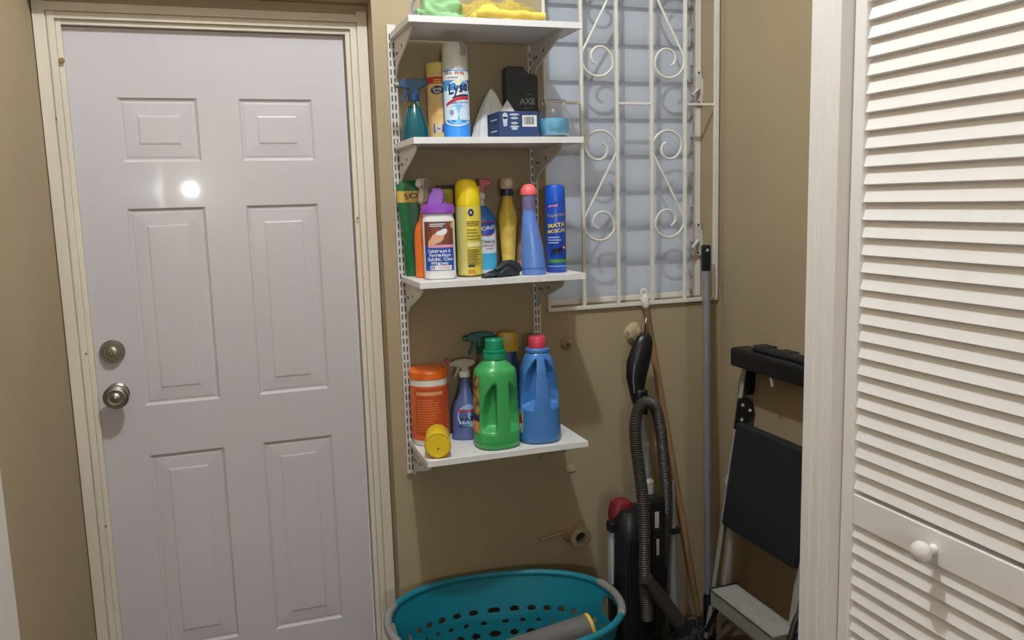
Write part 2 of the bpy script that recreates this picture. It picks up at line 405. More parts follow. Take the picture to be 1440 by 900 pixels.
# ------------------------------------------------------------------ shelving
SX0, SX1, SY0 = .509, 1.014, 2.285
SH = [2.040, 1.720, 1.3215, .805]
names = ['top', 'second', 'third', 'bottom']
for nm, x, z0, z1 in (('left', .514, .690, 2.066), ('right', .955, .75, 2.02)):
    s_ = thing('shelf_standard', (x, WY, 0), {'left': 'white slotted metal shelf upright nearest the door', 'right': 'white slotted metal shelf upright nearest the window'}[nm], 'shelf upright', group='slotted shelf uprights')
    MB().box(-.0125, -.0105, -.012, 0, z0, z1).box(.0105, .0125, -.012, 0, z0, z1).box(-.0125, .0125, -.014, -.0115, z0, z1).obj('channel', M_METALW, s_, 0)
    b = MB(); z = z0 + .02
    while z < z1 - .015:
        for sx in (-.0062, .0042): b.box(sx - .0012, sx + .0022, -.0146, -.0138, z - .0085, z + .0085)
        z += .0254
    tag(b.obj('slot', M_DARK, s_, 0), 'dark punched slots', kind='stuff')
bl = ['uppermost bracket', 'bracket under the second shelf', 'bracket under the third shelf', 'bracket under the lowest shelf']
for i, z in enumerate(SH):
    o = thing('shelf_board', (0, 0, z), ['white shelf board carrying the green and yellow cloths', 'white shelf board carrying the tissue box and candle jar', 'white shelf board carrying the yellow and blue spray cans', 'lowest white shelf board, carrying the two detergent jugs'][i], 'shelf', group='white shelf boards')
    MB().box(SX0, SX1, SY0, WY - .016, -.018, 0).obj('board', M_SHELF, o, 0, .0015)
    MB().box(SX0 + .0005, SX1 - .0005, SY0 - .0012, SY0 + .001, -.0175, -.0005).obj('edge_band', M_SHELF, o, 0)
    for nm, x in (('left', .522), ('right', .955)):
        t = thing('shelf_bracket', (x, WY - .0145, z - .0185), 'white metal ' + bl[i] + {'left': ', on the door side', 'right': ', on the window side'}[nm], 'bracket', group='shelf brackets')
        MB().prism([(0, -.105), (-.012, -.105), (-.05, -.075), (-.215, -.022), (-.235, -.010), (-.235, 0), (0, 0)], (-.0015, 0, 0), (0, 1, 0), (0, 0, 1), (.003, 0, 0)).obj('web', M_METALW, t, 0)
        MB().box(-.008, .008, -.235, 0, -.003, 0).obj('top_flange', M_METALW, t, 0)
        MB().tube([(0, -.012, -.104), (0, -.05, -.0745), (0, -.215, -.022), (0, -.235, -.01)], .0028, 8).obj('rolled_edge', M_METALW, t)
        for y, zz in ((-.03, -.045), (-.05, -.045), (-.11, -.035)):
            MB().lathe([(.0042, -.0025), (.0042, .0025)], 10, (0, y, zz), 'x').obj('hole', M_DARK, t)
# ------------------------------------------------------------------ helpers for shelf goods
def lump(a, b_, h, seed, n=40, m=22, amp=.15, fr=14, ex=2.6, base=True, ridg=None):
    """a rumpled low heap, flat underneath"""
    rs = []
    for j in range(m):
        v = j / (m - 1) * math.pi / 2; rr = math.cos(v) ** (2 / ex) if j < m - 1 else .02; zz = math.sin(v) ** (2 / ex)
        ring = []
        for k in range(n):
            u = 2 * math.pi * k / n; cu, su = math.cos(u), math.sin(u)
            x = a * math.copysign(abs(cu) ** (2 / ex), cu) * rr; y = b_ * math.copysign(abs(su) ** (2 / ex), su) * rr; z = h * zz
            p = Vector((x * fr + seed * 7.1, y * fr, z * fr * 1.3)); nn = noise.noise(p) + .5 * noise.noise(p * 2.3)
            rd = ridg(x, y) if ridg else 0
            s_ = 1 + amp * nn
            ring.append((x * s_, y * s_, max(0, z * (1 + amp * 1.6 * nn + rd))))
        rs.append(ring)
    return MB().rings(rs)
def trigger(parent, z, m_head, m_trig, m_collar, s=1.0, dirn=-1, neck_r=.012, m_nozzle=None):
    """spray head; nozzle points to dirn along local x"""
    MB().lathe([(neck_r, z - .002), (neck_r * 1.25, z), (neck_r * 1.25, z + .016 * s), (neck_r, z + .018 * s)], 20).obj('collar', m_collar, parent)
    d_ = dirn
    out = [(-.014, .016), (.010, .016), (.010, .028), (.034, .034), (.036, .046), (.028, .052), (-.004, .056), (-.03, .052), (-.036, .042), (-.024, .034), (-.014, .03)]
    MB().prism([(x * s * d_, y * s) for x, y in out], (0, -.009 * s, z), (1, 0, 0), (0, 0, 1), (0, .018 * s, 0)).obj('spray_head', m_head, parent, bevel=.002)
    tr = [(.014, .034), (.022, .033), (.026, .018), (.034, .002), (.030, -.004), (.022, .008), (.014, .024)]
    MB().prism([(x * s * d_, y * s) for x, y in tr], (0, -.006 * s, z), (1, 0, 0), (0, 0, 1), (0, .012 * s, 0)).obj('trigger', m_trig, parent, bevel=.0012)
    MB().lathe([(.0075 * s, 0), (.0075 * s, .012 * s), (.004 * s, .014 * s)], 14, (.034 * s * d_, 0, z + .040 * s), 'x' if d_ > 0 else '-x').obj('nozzle', m_nozzle or m_head, parent)
def lines(body, p0, p1, z0, z1, n, m, parent, seed=1, th=.35, name='fine_print'):
    rn = random.Random(seed); b = MB(); dz = (z1 - z0) / n
    for i in range(n):
        z = z0 + dz * i; e = p0 + (p1 - p0) * rn.uniform(.55, 1)
        body.patch(p0, e, z, z + dz * th, .0016, 12, 1, b)
    return b.obj(name, m, parent, 0)

# ---- top shelf: cloths
z1 = SH[0] + .001
t = thing('cloth', (.617, 2.372, z1), 'crumpled light green cloth on the top shelf', 'cloth', -6)
M_GCL = mat('green_cloth', (146, 188, 136), .95, var=.08, vscale=40, bump=.6, bscale=400)
lump(.066, .058, .085, 3, n=96, m=48, amp=.30, fr=24, ex=2.1).obj('cloth_body', M_GCL, t, 60)
MB().tube([(-.052, -.045, .004), (-.072, -.03, .012), (-.078, -.02, .03), (-.074, -.015, .05), (-.06, -.01, .066)], .004).obj('grey_hem', mat('grey_hem', (120, 122, 130), .9), t)
t = thing('cloth', (.806, 2.352, z1), 'bright yellow folded microfibre cloth at the front of the top shelf', 'cloth', 2)
M_YCL = mat('yellow_cloth', (236, 206, 92), .95, var=.05, vscale=50, bump=.6, bscale=500)
lump(.112, .050, .036, 5, n=90, m=30, amp=.13, fr=20, ex=3.0, ridg=lambda x, y: .35 * math.exp(-((x + .06) / .025) ** 2) + .10 * math.sin(x * 90)).obj('lower_fold', M_YCL, t, 60)
MB().tube([(-.102 + .0205 * i, -.048 - .004 * math.sin(i * 1.3), .0155 + .0012 * math.sin(i * 2.1)) for i in range(11)], [.008, .012, .014, .013, .012, .011, .011, .012, .011, .011, .008], 12).obj('rolled_fold', M_YCL, t)
t = thing('cloth', (.822, 2.478, z1), 'mustard yellow terry cloth lying behind the bright yellow one', 'cloth', 0)
lump(.142, .050, .088, 9, n=90, m=34, amp=.16, fr=18, ex=2.6).obj('cloth_body', mat('mustard_cloth', (200, 176, 88), .98, var=.12, vscale=90, bump=1.0, bscale=600), t, 60)

# ---- second shelf
z2 = SH[1] + .0005
# teal spray bottle
t = thing('spray_bottle', (.549, 2.435, z2), 'translucent teal spray bottle with a dark blue trigger head', 'spray bottle', -12)
bd = Body([(0, .036), (.004, .0395), (.03, .039), (.065, .030), (.095, .019), (.105, .0135), (.118, .0125)])
bd.mesh(32).obj('bottle', M_TEALT, t)
Body([(.003, .034), (.006, .0365), (.03, .036), (.064, .0275), (.092, .0175)]).mesh(24).obj('liquid', mat('teal_liquid', (40, 120, 134), .25), t)
trigger(t, .112, mat('dark_blue_plastic', (22, 62, 100), .4), MATS['dark_blue_plastic'], MATS['dark_blue_plastic'], 1.15, -1, .0135, mat('clear_nozzle', (120, 110, 96), .4))
# beige canister
t = thing('wipes_canister', (.646, 2.499, z2), 'cream wipes canister with a yellow lid, behind the blue and white spray can', 'canister', -14); t.scale = (1.06,) * 3
bd = Body([(0, .037), (.003, .0385), (.188, .0385), (.192, .037)])
bd.mesh(40).obj('canister', mat('beige_plastic', (224, 196, 132), .45), t)
Body([(.188, .039), (.190, .040), (.212, .040), (.216, .036)]).mesh(40).obj('lid', mat('pale_yellow_lid', (222, 204, 110), .4), t)
bd.patch(-75, 40, .158, .176).obj('red_band', C_RED, t, 0)
bd.patch(-75, 40, .03, .10, .0005).obj('picture_panel', mat('almond_print', (222, 172, 96), .45, rgb2=(240, 206, 150), vscale=40), t, 0)
bd.shape(ell(.019, .0115), -16, .140, .0010).obj('oval_badge', C_NAVY, t, 0)
bd.text('Great', -16, .1435, .011, C_WHITE, t, .0016); bd.text('Value', -16, .1345, .009, C_WHITE, t, .0016)
lines(bd, -30, 4, .161, .173, 2, C_YEL, t, 2, .4)
bd.shape(rect(.030, .026), -14, .036, .0010).obj('count_panel', C_BLUE, t, 0)
bd.text('35', -18, .040, .014, C_WHITE, t, .0016); bd.text('WIPES', -16, .029, .006, C_WHITE, t, .0016)
# Disinfectant spray can
t = thing('spray_can', (.667, 2.405, z2), 'tall blue and white disinfectant spray can with a grey-white cap', 'spray can', -15); t.scale = (1.03,) * 3
bd = Body([(0, .034), (.004, .0365), (.186, .0365), (.192, .034)])
bd.mesh(48).obj('can', mat('can_blue', (60, 132, 186), .3, coat=.3), t)
cap = MB().lathe([(.0352, .190), (.0355, .192), (.0350, .252), (.032, .262), (.02, .2635)], 40)
cap.obj('cap', mat('cap_white', (206, 202, 196), .45), t)
MB().obox((.019, -.0295, .245), (.0085, -.0045, 0), (.002, .0035, 0), (0, 0, .018)).obj('cap_notch', mat('cap_shadow_grey', (150, 147, 144), .5), t)
bd.patch(-180, 180, .160, .189, .0004, 40).obj('white_band', C_WHITE, t)
bd.text('KILLS', -32, .179, .009, C_BLACK, t); bd.text('99.9%', 18, .178, .012, C_RED, t)
bd.text('OF VIRUSES', -14, .166, .006, C_NAVY, t)
wb = MB(); bd.patch(-66, 75, .052, .132, .0004, 16, 6, wb)
wb.obj('white_swoosh', mat('can_pale', (206, 222, 236), .35), t)
bd.shape(ell(.031, .028), 8, .066, .0007).obj('water_disc', C_LBLUE, t, 0)
bd.patch(-180, 180, .004, .050, .0003, 40).obj('lower_band', mat('can_bright_blue', (56, 140, 226), .3), t)
for k, (rr, zc, w_) in enumerate(((.036, .058, .003), (.030, .052, .002), (.042, .060, .0022))):
    b = MB()
    for i in range(18):
        a0 = R(200 + i * 7.5); a1 = R(200 + (i + 1) * 7.5)
        q = [(rr * math.cos(a0), rr * .55 * math.sin(a0)), (rr * math.cos(a1), rr * .55 * math.sin(a1)), ((rr + w_) * math.cos(a1), (rr * .55 + w_) * math.sin(a1)), ((rr + w_) * math.cos(a0), (rr * .55 + w_) * math.sin(a0))]
        bd.shape(q, 2, zc, .0012, b)
    b.obj('ripple', C_WHITE if k != 1 else C_LBLUE, t, 0)
bd.shape(ell(.034, .023, rot=12), 12, .138, .0007).obj('logo_field', mat('can_logo_field', (226, 226, 200), .35), t, 0)
bd.text('Lysol', 14, .139, .040, C_NAVY, t, .0014, rot=12, sx=.82, name='brand_lettering', shear=.25)
b = MB()
for i in range(14):
    x0 = -.034 + i * .005; f_ = lambda x: .004 + .013 * (1 - (x / .04 - .6) ** 2 * .7)
    bd.shape([(x0, f_(x0)), (x0 + .005, f_(x0 + .005)), (x0 + .005, f_(x0 + .005) + .008), (x0, f_(x0) + .008)], 6, .091, .0012, b)
b.obj('red_arc', C_RED, t, 0)
b = MB()
for i in range(10):
    x0 = -.014 + i * .005; f_ = lambda x: .004 + .013 * (1 - (x / .04 - .6) ** 2 * .7) + .009
    bd.shape([(x0, f_(x0)), (x0 + .005, f_(x0 + .005)), (x0 + .005, f_(x0 + .005) + .005), (x0, f_(x0) + .005)], 6, .091, .0012, b)
b.obj('navy_arc', C_NAVY, t, 0)
bd.text('DISINFECTANT SPRAY', 16, .0985, .0062, C_BLUE, t, .0014, rot=3)
lines(bd, -30, -8, .066, .080, 4, mat('print_mauve', (150, 120, 190)), t, 3, .5)
# tissue
t = thing('tissue', (.800, 2.487, z2), 'crumpled white tissue standing behind the navy box', 'tissue', -10)
M_TIS = mat('white_tissue', (222, 220, 216), .9, bump=.4, bscale=120)
rs = []
for j in range(16):
    v = j / 15; ring = []
    for k in range(44):
        u = 2 * math.pi * k / 44; fold = 1 + .14 * math.sin(5 * u + 1.3 * v) * (.4 + .6 * v) + .07 * math.sin(9 * u + 2)
        rr = (1 - v) ** .72 * (1 if v > .2 else .95) * fold
        ring.append((.064 * rr * math.cos(u) - .004 + .004 * v, .026 * rr * math.sin(u), .158 * v))
    rs.append(ring)
MB().rings(rs).obj('peak', M_TIS, t, 50)
rs = []
for j in range(10):
    v = j / 9; ring = []
    for k in range(30):
        u = 2 * math.pi * k / 30; rr = (1 - v) ** .9 * (1 + .25 * math.sin(4 * u))
        ring.append((.046 + .060 * rr * math.cos(u), -.018 + .011 * rr * math.sin(u), .122 * v))
    rs.append(ring)
MB().rings(rs).obj('side_fold', M_TIS, t, 50)
# box
t = thing('carton', (.767, 2.315, z2), 'navy carton with a barcode panel on its front, lying beside the candle jar', 'box')
M_BOX = mat('navy_carton', (40, 62, 104), .5, var=.05); M_BOXS = mat('navy_carton_side', (58, 84, 112), .5)
bw, bh, bdp = .120, .073, .052
MB().box(0, bw, 0, .115, 0, bh).obj('carton_body', M_BOX, t, 0, .0012)
pf = lambda cx, cz: (lambda x, y: Vector((cx + x, -.0008, cz + y)))
ps = lambda cy, cz: (lambda x, y: Vector((-.0008, cy - x, cz + y)))
def flat(outline, fn, mb=None):
    mb = mb or MB(); n = len(outline); cx = sum(p[0] for p in outline) / n; cy = sum(p[1] for p in outline) / n
    return mb.add([fn(x, y) for x, y in [(cx, cy)] + list(outline)], [(0, i + 1, (i + 1) % n + 1) for i in range(n)])
flat(rect(.044, .032), pf(.091, .046)).obj('barcode_panel', C_WHITE, t, 0)
b = MB(); rn = random.Random(4); x = -.017
pf2 = lambda x, y: Vector((.091 + x, -.0013, .047 + y))
while x < .016:
    w_ = rn.choice((.0009, .0014, .0022)); flat(rect(w_, .022, x), pf2, b); x += w_ + rn.choice((.0009, .0015))
b.obj('barcode', C_BLACK, t, 0)
b = MB(); flat([(-.008, .012), (.008, .012), (.005, -.014), (-.005, -.014)], pf(.017, .045), b); flat(ell(.008, .009), pf(.017, .060), b)
b.obj('cup_mark', mat('print_pale_grey', (186, 190, 198)), t, 0)
for zc, w_ in ((.064, .030), (.054, .024), (.040, .022), (.030, .028), (.024, .02)):
    flat(ell(w_ / 2, .0032), pf(.045, zc)).obj('front_print', MATS['print_pale_grey'], t, 0)
for zc in (.060, .052, .030, .020): flat(rect(.06, .004), ps(.05, zc)).obj('side_print', MATS['print_pale_grey'] if zc in (.052, .020) else M_BOXS, t, 0)
# AXE bottle
t = thing('body_wash', (.904, 2.518, z2), 'black flat bottle with pale lettering behind the candle jar', 'bottle', -4)
M_AXE = mat('charcoal_plastic', (44, 46, 56), .4)
MB().prism([(-.052, .003), (-.049, 0), (.049, 0), (.053, .003), (.054, .195), (.046, .203), (.026, .206), (.016, .214), (.008, .226), (-.044, .228), (-.050, .222)], (0, -.018, 0), (1, 0, 0), (0, 0, 1), (0, .036, 0)).obj('bottle', M_AXE, t, bevel=.004)
pa = lambda cx, cz: (lambda x, y: Vector((cx + x, -.0187, cz + y)))
text_obj('AXE', .026, C_GREY, t, pa(.018, .122), sx=1.0, name='brand_lettering')
flat(rect(.03, .004), pa(.018, .102)).obj('faint_print', mat('print_dark_grey', (84, 86, 92)), t, 0); flat(rect(.016, .003), pa(.024, .144)).obj('green_mark', C_GREEN, t, 0)
# candle
t = thing('candle_jar', (.945, 2.345, z2), 'clear glass candle jar half filled with sky blue wax', 'candle', 0)
outp = [(.034, 0), (.041, .003), (.0475, .018), (.049, .036), (.047, .058), (.041, .076), (.036, .086), (.036, .096), (.0385, .106)]
inp = [(.037, .105), (.0345, .095), (.0345, .086), (.039, .075), (.045, .057), (.047, .036), (.045, .019), (.039, .006), (.002, .006)]
MB().lathe([(.002, 0)] + outp + inp, 40, cap=False).obj('jar', M_GLASS, t)
MB().lathe([(.002, .0066), (.0385, .0066), (.0445, .019), (.0466, .036), (.0452, .054), (.002, .053)], 40).obj('wax', mat('blue_wax', (128, 206, 246), .4), t)
MB().tube([(0, 0, .05), (.001, 0, .062)], .0012).obj('wick', C_BLACK, t)

# ---- third shelf
z3 = SH[2] + .0005
# wipes with purple lid
t = thing('wipes_canister', (.591, 2.372, z3), 'white wipes canister with a purple flip-top lid', 'canister', -13)
bd = Body([(0, .040, .032), (.004, .0455, .036), (.012, .0465, .037), (.168, .0465, .037), (.174, .045, .0355), (.178, .0435, .034), (.192, .0435, .034)], 3.2)
bd.mesh(56).obj('canister', mat('white_canister', (222, 220, 216), .35), t)
M_PUR = mat('purple_plastic', (132, 62, 168), .35)
Body([(.188, .047, .0375), (.190, .0485, .039), (.203, .0485, .039), (.214, .044, .036), (.216, .03, .026)], 3.0).mesh(48).obj('lid', M_PUR, t)
MB().prism([(-.032, .210), (.016, .214), (.020, .250), (.010, .262), (-.014, .262), (-.028, .228)], (0, -.004, 0), (1, 0, 0), (0, 0, 1), (0, .009, 0)).obj('flip_cap', M_PUR, t, bevel=.003)
MB().lathe([(.012, .214), (.010, .218), (.002, .2185)], 20, (.02, -.012, 0)).obj('dispenser', mat('purple_dark', (92, 40, 124), .4), t)
bd.patch(-52, 50, .026, .166, .0004, 20, 2).obj('label', C_BLUE, t, 0)
bd.patch(-52, 50, .096, .166, .0008, 20, 2).obj('wood_picture', mat('wood_print', (96, 44, 30), .4, rgb2=(132, 68, 42), vscale=30, stretch=(4, 4, .3)), t, 0)
bd.shape([(-.024, -.009), (.006, -.012), (.026, -.007), (.024, .004), (.0, .008), (-.02, .006)], 0, .156, .0012).obj('logo_flag', mat('logo_blue', (44, 92, 150)), t, 0)
lines(bd, -22, 20, .152, .163, 2, C_WHITE, t, 3, .45)
b = MB(); bd.shape(ell(.010, .020, rot=-28, x=-.006, y=-.002), 0, .118, .0012, b); bd.shape(ell(.006, .013, rot=-40, x=-.016, y=-.008), 0, .118, .0012, b)
b.obj('hand_picture', mat('skin_print', (224, 168, 130)), t, 0)
bd.shape(ell(.011, .007, rot=50, x=.006, y=.018), 0, .118, .0016).obj('cloth_picture', C_WHITE, t, 0)
bd.shape(ell(.006, .009), 42, .155, .0012).obj('flame_badge', mat('badge_gold', (226, 164, 60)), t, 0)
bd.patch(-32, 46, .092, .100, .0012, 14, 1).obj('pink_band', mat('print_pink', (222, 150, 170)), t, 0)
for i, s_ in enumerate(('Cabinet &', 'Furniture', 'Quick Clean', 'Wipes')):
    bd.text(s_, 2 - (4 if i in (0, 3) else 0), .082 - i * .0115, .0128, C_WHITE, t, .0012)
bd.patch(-26, 34, .028, .041, .0010, 12, 1).obj('count_panel', C_WHITE, t, 0); bd.text('30', -17, .0345, .013, C_NAVY, t, .0016); bd.text('WIPES', 12, .0345, .008, mat('print_rose', (200, 110, 110)), t, .0016)
# orange bottle with a white trigger
t = thing('spray_bottle', (.570, 2.445, z3), 'orange spray bottle with an off-white trigger, behind the white canister', 'spray bottle', 62)
Body([(0, .026, .030), (.004, .029, .034), (.12, .029, .034), (.15, .027, .030), (.172, .018, .018), (.20, .0125, .0125), (.222, .0125, .0125)], 2.6).mesh(36).obj('bottle', mat('orange_plastic', (232, 112, 40), .4), t)
M_OFFW = mat('offwhite_plastic', (198, 192, 176), .45)
trigger(t, .222, M_OFFW, M_OFFW, M_OFFW, 1.3, -1, .013)
# green pouch
t = thing('cleaner_pouch', (.547, 2.516, z3), 'green tapering cleaner bottle with a yellow label beside the left upright', 'bottle', -14)
bd = Body([(0, .026, .020), (.004, .028, .022), (.15, .034, .026), (.225, .045, .028), (.262, .046, .028), (.278, .040, .024), (.286, .022, .016)], 2.8)
bd.mesh(36).obj('bottle', mat('green_plastic', (28, 106, 62), .4), t)
bd.patch(-70, 70, .222, .256, .0008, 16, 2).obj('label', mat('label_mustard', (204, 172, 80), .5), t, 0)
bd.text('SO', 0, .240, .022, C_BLACK, t, .0014, rot=12)
# dark green / yellow can
t = thing('cleaner_can', (.652, 2.505, z3), 'dark olive can with a yellow panel, half hidden between purple lid and yellow can', 'can', -14)
bd = Body([(0, .036), (.004, .038), (.255, .038), (.262, .036), (.270, .030)])
bd.mesh(36).obj('can', mat('olive_dark', (74, 78, 40), .45), t)
bd.patch(-34, 30, .205, .258, .0006).obj('label', mat('label_yellow_dim', (204, 176, 52), .5), t, 0)
bd.patch(-20, 10, .222, .244, .0012).obj('label_mark', mat('label_green', (150, 160, 60), .5), t, 0)
# yellow spray can
t = thing('spray_can', (.690, 2.402, z3), 'yellow furniture polish spray can with a slanted yellow cap', 'spray can', -16)
bd = Body([(0, .035), (.003, .0375), (.205, .0375), (.210, .036)])
bd.mesh(48).obj('can', mat('can_yellow', (214, 194, 70), .35), t)
M_YCAP = mat('yellow_cap', (246, 216, 30), .35)
Body([(.208, .0372), (.210, .0376), (.262, .0372, .0372), (.275, .033, .034, -.002), (.283, .022, .03, -.004), (.286, .012, .02, -.004)]).mesh(48).obj('cap', M_YCAP, t)
MB().obox((.030, -.014, .268), (.0025, -.002, .002), (.004, .008, 0), (0, 0, .016)).obj('cap_notch', mat('cap_notch', (96, 64, 36), .6), t)
MB().lathe([(.036, 0), (.0385, .0005), (.0385, .004), (.0375, .0055)], 40).obj('bottom_rim', mat('can_rim', (120, 96, 50), .4, metal=.5), t)
bd.patch(-75, -12, .008, .203, .0004, 14).obj('pale_field', mat('can_pale_yellow', (206, 194, 120), .4), t, 0)
bd.shape(ell(.0085, .011), 12, .188, .0010).obj('drop_badge', C_NAVY, t, 0); bd.shape([(-.003, -.003), (.003, -.003), (.0, .006)], 12, .188, .0016).obj('drop_mark', C_WHITE, t, 0)
lines(bd, -8, 62, .150, .166, 3, C_BROWN, t, 5); lines(bd, -8, 62, .110, .146, 4, mat('print_olive', (120, 104, 36)), t, 6, .25)
bd.patch(-8, 64, .088, .100, .0010, 10, 1).obj('pale_strip', mat('print_pale_strip', (226, 222, 160)), t, 0)
lines(bd, -8, 62, .034, .084, 10, MATS['print_olive'], t, 8, .45); bd.shape(rect(.018, .009), 8, .033, .0010).obj('blue_box', C_NAVY, t, 0); lines(bd, -8, 40, .010, .024, 3, mat('print_amber', (196, 130, 40)), t, 9, .5)
# bleach spray
t = thing('spray_bottle', (.750, 2.474, z3), 'blue and white bleach spray bottle with a red trigger behind the yellow can', 'spray bottle', -14)
bd = Body([(0, .042, .026), (.004, .046, .029), (.15, .046, .029), (.172, .043, .028), (.200, .022, .020), (.212, .0125, .0125), (.235, .0125, .0125)], 2.6)
bd.mesh(44).obj('bottle', mat('bleach_white', (212, 216, 222), .4), t)
bd.patch(-80, 80, .140, .206, .0007, 18, 8).obj('blue_shoulder', mat('bleach_blue', (36, 116, 206), .35), t)
bd.patch(-80, 80, .012, .062, .0006, 18, 2).obj('aqua_band', mat('bleach_aqua', (60, 164, 206), .4), t)
bd.shape(ell(.034, .023, rot=10), 20, .138, .0012).obj('logo_red_ring', C_RED, t, 0); bd.shape(ell(.031, .020, rot=10), 20, .138, .0017).obj('logo_blue', C_BLUE, t, 0)
bd.text('CLOROX', 16, .138, .016, C_WHITE, t, .0022, rot=8, name='brand_lettering')
bd.text('Clean-Up', 24, .098, .012, C_NAVY, t, .0012); bd.text('with Bleach', 24, .086, .008, C_RED, t, .0012); bd.text('CLEANER', 24, .076, .006, C_BLUE, t, .0012)
trigger(t, .226, mat('red_plastic', (176, 30, 46), .4), MATS['red_plastic'], C_WHITE, 1.1, -1, .013)
# yellow cleaner
t = thing('cleaner_bottle', (.834, 2.466, z3), 'slim yellow cleaner bottle with a tan cap and dark collar', 'bottle', -16)
bd = Body([(0, .019), (.004, .020), (.03, .020), (.150, .0285), (.166, .0290), (.172, .0262), (.178, .0275), (.186, .025), (.205, .019), (.232, .0125), (.236, .0125)])
bd.mesh(36).obj('bottle', mat('yellow_cleaner', (224, 190, 74), .3), t)
bd.patch(-50, 50, .03, .145, .0007, 12, 6).obj('label', mat('label_gold', (230, 204, 104), .5, rgb2=(206, 160, 60), vscale=30), t)
MB().lathe([(.0125, .234), (.0205, .236), (.0205, .255), (.0195, .256)], 28).obj('collar', mat('dark_navy_plastic', (40, 44, 62), .4), t)
Body([(.255, .020), (.268, .0215, .02), (.280, .021, .018), (.289, .015, .013), (.291, .007, .006)], 2.4).mesh(28).obj('cap', mat('tan_cap', (188, 168, 138), .5), t)
MB().lathe([(.013, 0), (.012, .003), (.002, .004)], 20, (.004, -.019, .272), '-y').obj('cap_disc', mat('tan_cap_disc', (204, 186, 160), .5), t)
# pink patterned canister
t = thing('air_freshener', (.897, 2.500, z3), 'short pink patterned canister behind the blue squirt bottle', 'canister', -16)
bd = Body([(0, .028), (.003, .030), (.135, .030), (.145, .024), (.148, .01)])
bd.mesh(32).obj('canister', mat('pink_print', (188, 138, 132), .5, rgb2=(132, 140, 116), vscale=45), t)
bd.patch(-60, 0, .010, .034, .0008).obj('label', mat('label_pink', (206, 140, 140), .5), t, 0)
# blue squirt bottle
t = thing('squirt_bottle', (.866, 2.330, z3), 'periwinkle blue squirt bottle with a coral cap', 'bottle', -18)
bd = Body([(0, .033, .026), (.004, .0355, .028), (.02, .0355, .028), (.07, .0335, .027, -.002), (.12, .0275, .025, -.006), (.165, .0215, .021, -.010), (.185, .0185, .0185, -.011), (.19, .0185, .0185, -.011)], 2.2)
bd.mesh(40, .01).obj('bottle', mat('periwinkle_plastic', (94, 132, 204), .28, coat=.2), t)
Body([(.186, .0185, .0185, -.011), (.200, .0195, .0195, -.011), (.228, .0215, .0215, -.010), (.236, .0215, .0215, -.010)]).mesh(32).obj('collar', mat('mauve_collar', (112, 108, 150), .4), t)
Body([(.234, .0235, .0235, -.010), (.240, .0245, .0245, -.010), (.252, .0225, .0225, -.010), (.262, .015, .015, -.010), (.266, .006, .006, -.010)]).mesh(32).obj('cap', mat('coral_cap', (232, 104, 104), .4), t)
bd.patch(-180, 180, .018, .022, .0008, 32, 1).obj('seam', mat('periwinkle_dark', (72, 104, 178), .4), t)
# insect spray
t = thing('spray_can', (.955, 2.372, z3), 'blue insect killer spray can at the right end of the third shelf', 'spray can', -20)
bd = Body([(0, .0295), (.003, .0315), (.204, .0315), (.208, .0305)])
bd.mesh(44).obj('can', mat('insect_blue', (30, 72, 176), .3, coat=.3), t)
Body([(.206, .0312), (.208, .0318), (.252, .0305), (.260, .027), (.263, .018), (.263, .01)]).mesh(40).obj('cap', mat('insect_cap', (30, 88, 196), .3), t)
bd.shape([(-.016, -.006), (.012, -.002), (.016, .006), (-.012, .002)], -14, .200, .0012).obj('pink_flag', mat('print_pale_red', (222, 130, 150)), t, 0)
bd.text('Supermo', 4, .172, .0165, C_BLACK, t, .0010, rot=6, sx=.9); bd.text('Supermo', 3, .173, .0165, C_GREY, t, .0016, rot=6, sx=.9)
bd.text('MATA', 4, .142, .0175, C_YEL, t, .0016, rot=6, sx=1.1); bd.text('MOSCAS', 4, .125, .0150, C_YEL, t, .0016, rot=6, sx=.95)
lines(bd, -44, 44, .088, .112, 3, mat('print_pale_blue', (150, 170, 214)), t, 3, .55)
b = MB(); bd.shape(ell(.013, .0065), 0, .066, .0012, b); bd.shape(ell(.0065, .004, x=.013, y=.006), 0, .066, .0014, b)
for k in range(5): bd.shape([(-.014 + .007 * k, -.004), (-.012 + .007 * k, -.004), (-.017 + .009 * k, -.015), (-.018 + .009 * k, -.015)], 0, .066, .0012, b)
b.obj('insect_picture', C_BLACK, t, 0)
bd.shape(ell(.006, .006), 46, .075, .0012).obj('red_badge', C_RED, t, 0); bd.shape(ell(.0035, .0035), 46, .075, .0017).obj('badge_centre', C_WHITE, t, 0)
bd.patch(-40, 70, .030, .040, .0010, 12, 1).obj('green_band', C_GREEN, t, 0); bd.patch(-50, 70, .0185, .021, .0010, 12, 1).obj('thin_line', C_LBLUE, t, 0)
# black rubber thing
t = thing('rubber_scrubber', (.760, 2.318, z3), 'black folded rubber glove lying at the edge of the third shelf', 'glove', 12)
M_RUB = mat('black_rubber', (34, 40, 46), .5, bump=.3, bscale=200)
rs = []
for i in range(26):
    u = i / 25; x = -.062 + .124 * u; wy = .026 * math.sin(math.pi * min(1, .08 + u * .92)) ** .6 * (.7 + .35 * math.sin(u * 5))
    hh = .006 + .026 * math.sin(math.pi * u) ** .8 * (.75 + .25 * math.cos(u * 9 + .5)); ring = []
    for k in range(24):
        a = 2 * math.pi * k / 24; ring.append((x, wy * math.cos(a) + .006 * math.sin(u * 6), max(0, hh * .5 + hh * .5 * math.sin(a) + .003 * math.sin(a * 3 + u * 12))))
    rs.append(ring)
MB().rings(rs).obj('palm', M_RUB, t, 60)
MB().tube([(-.02, -.004, .020), (.01, .004, .034), (.035, .006, .034), (.058, .002, .024), (.066, -.003, .012)], [.006, .012, .014, .013, .006], 14).obj('finger_fold', M_RUB, t, 60)

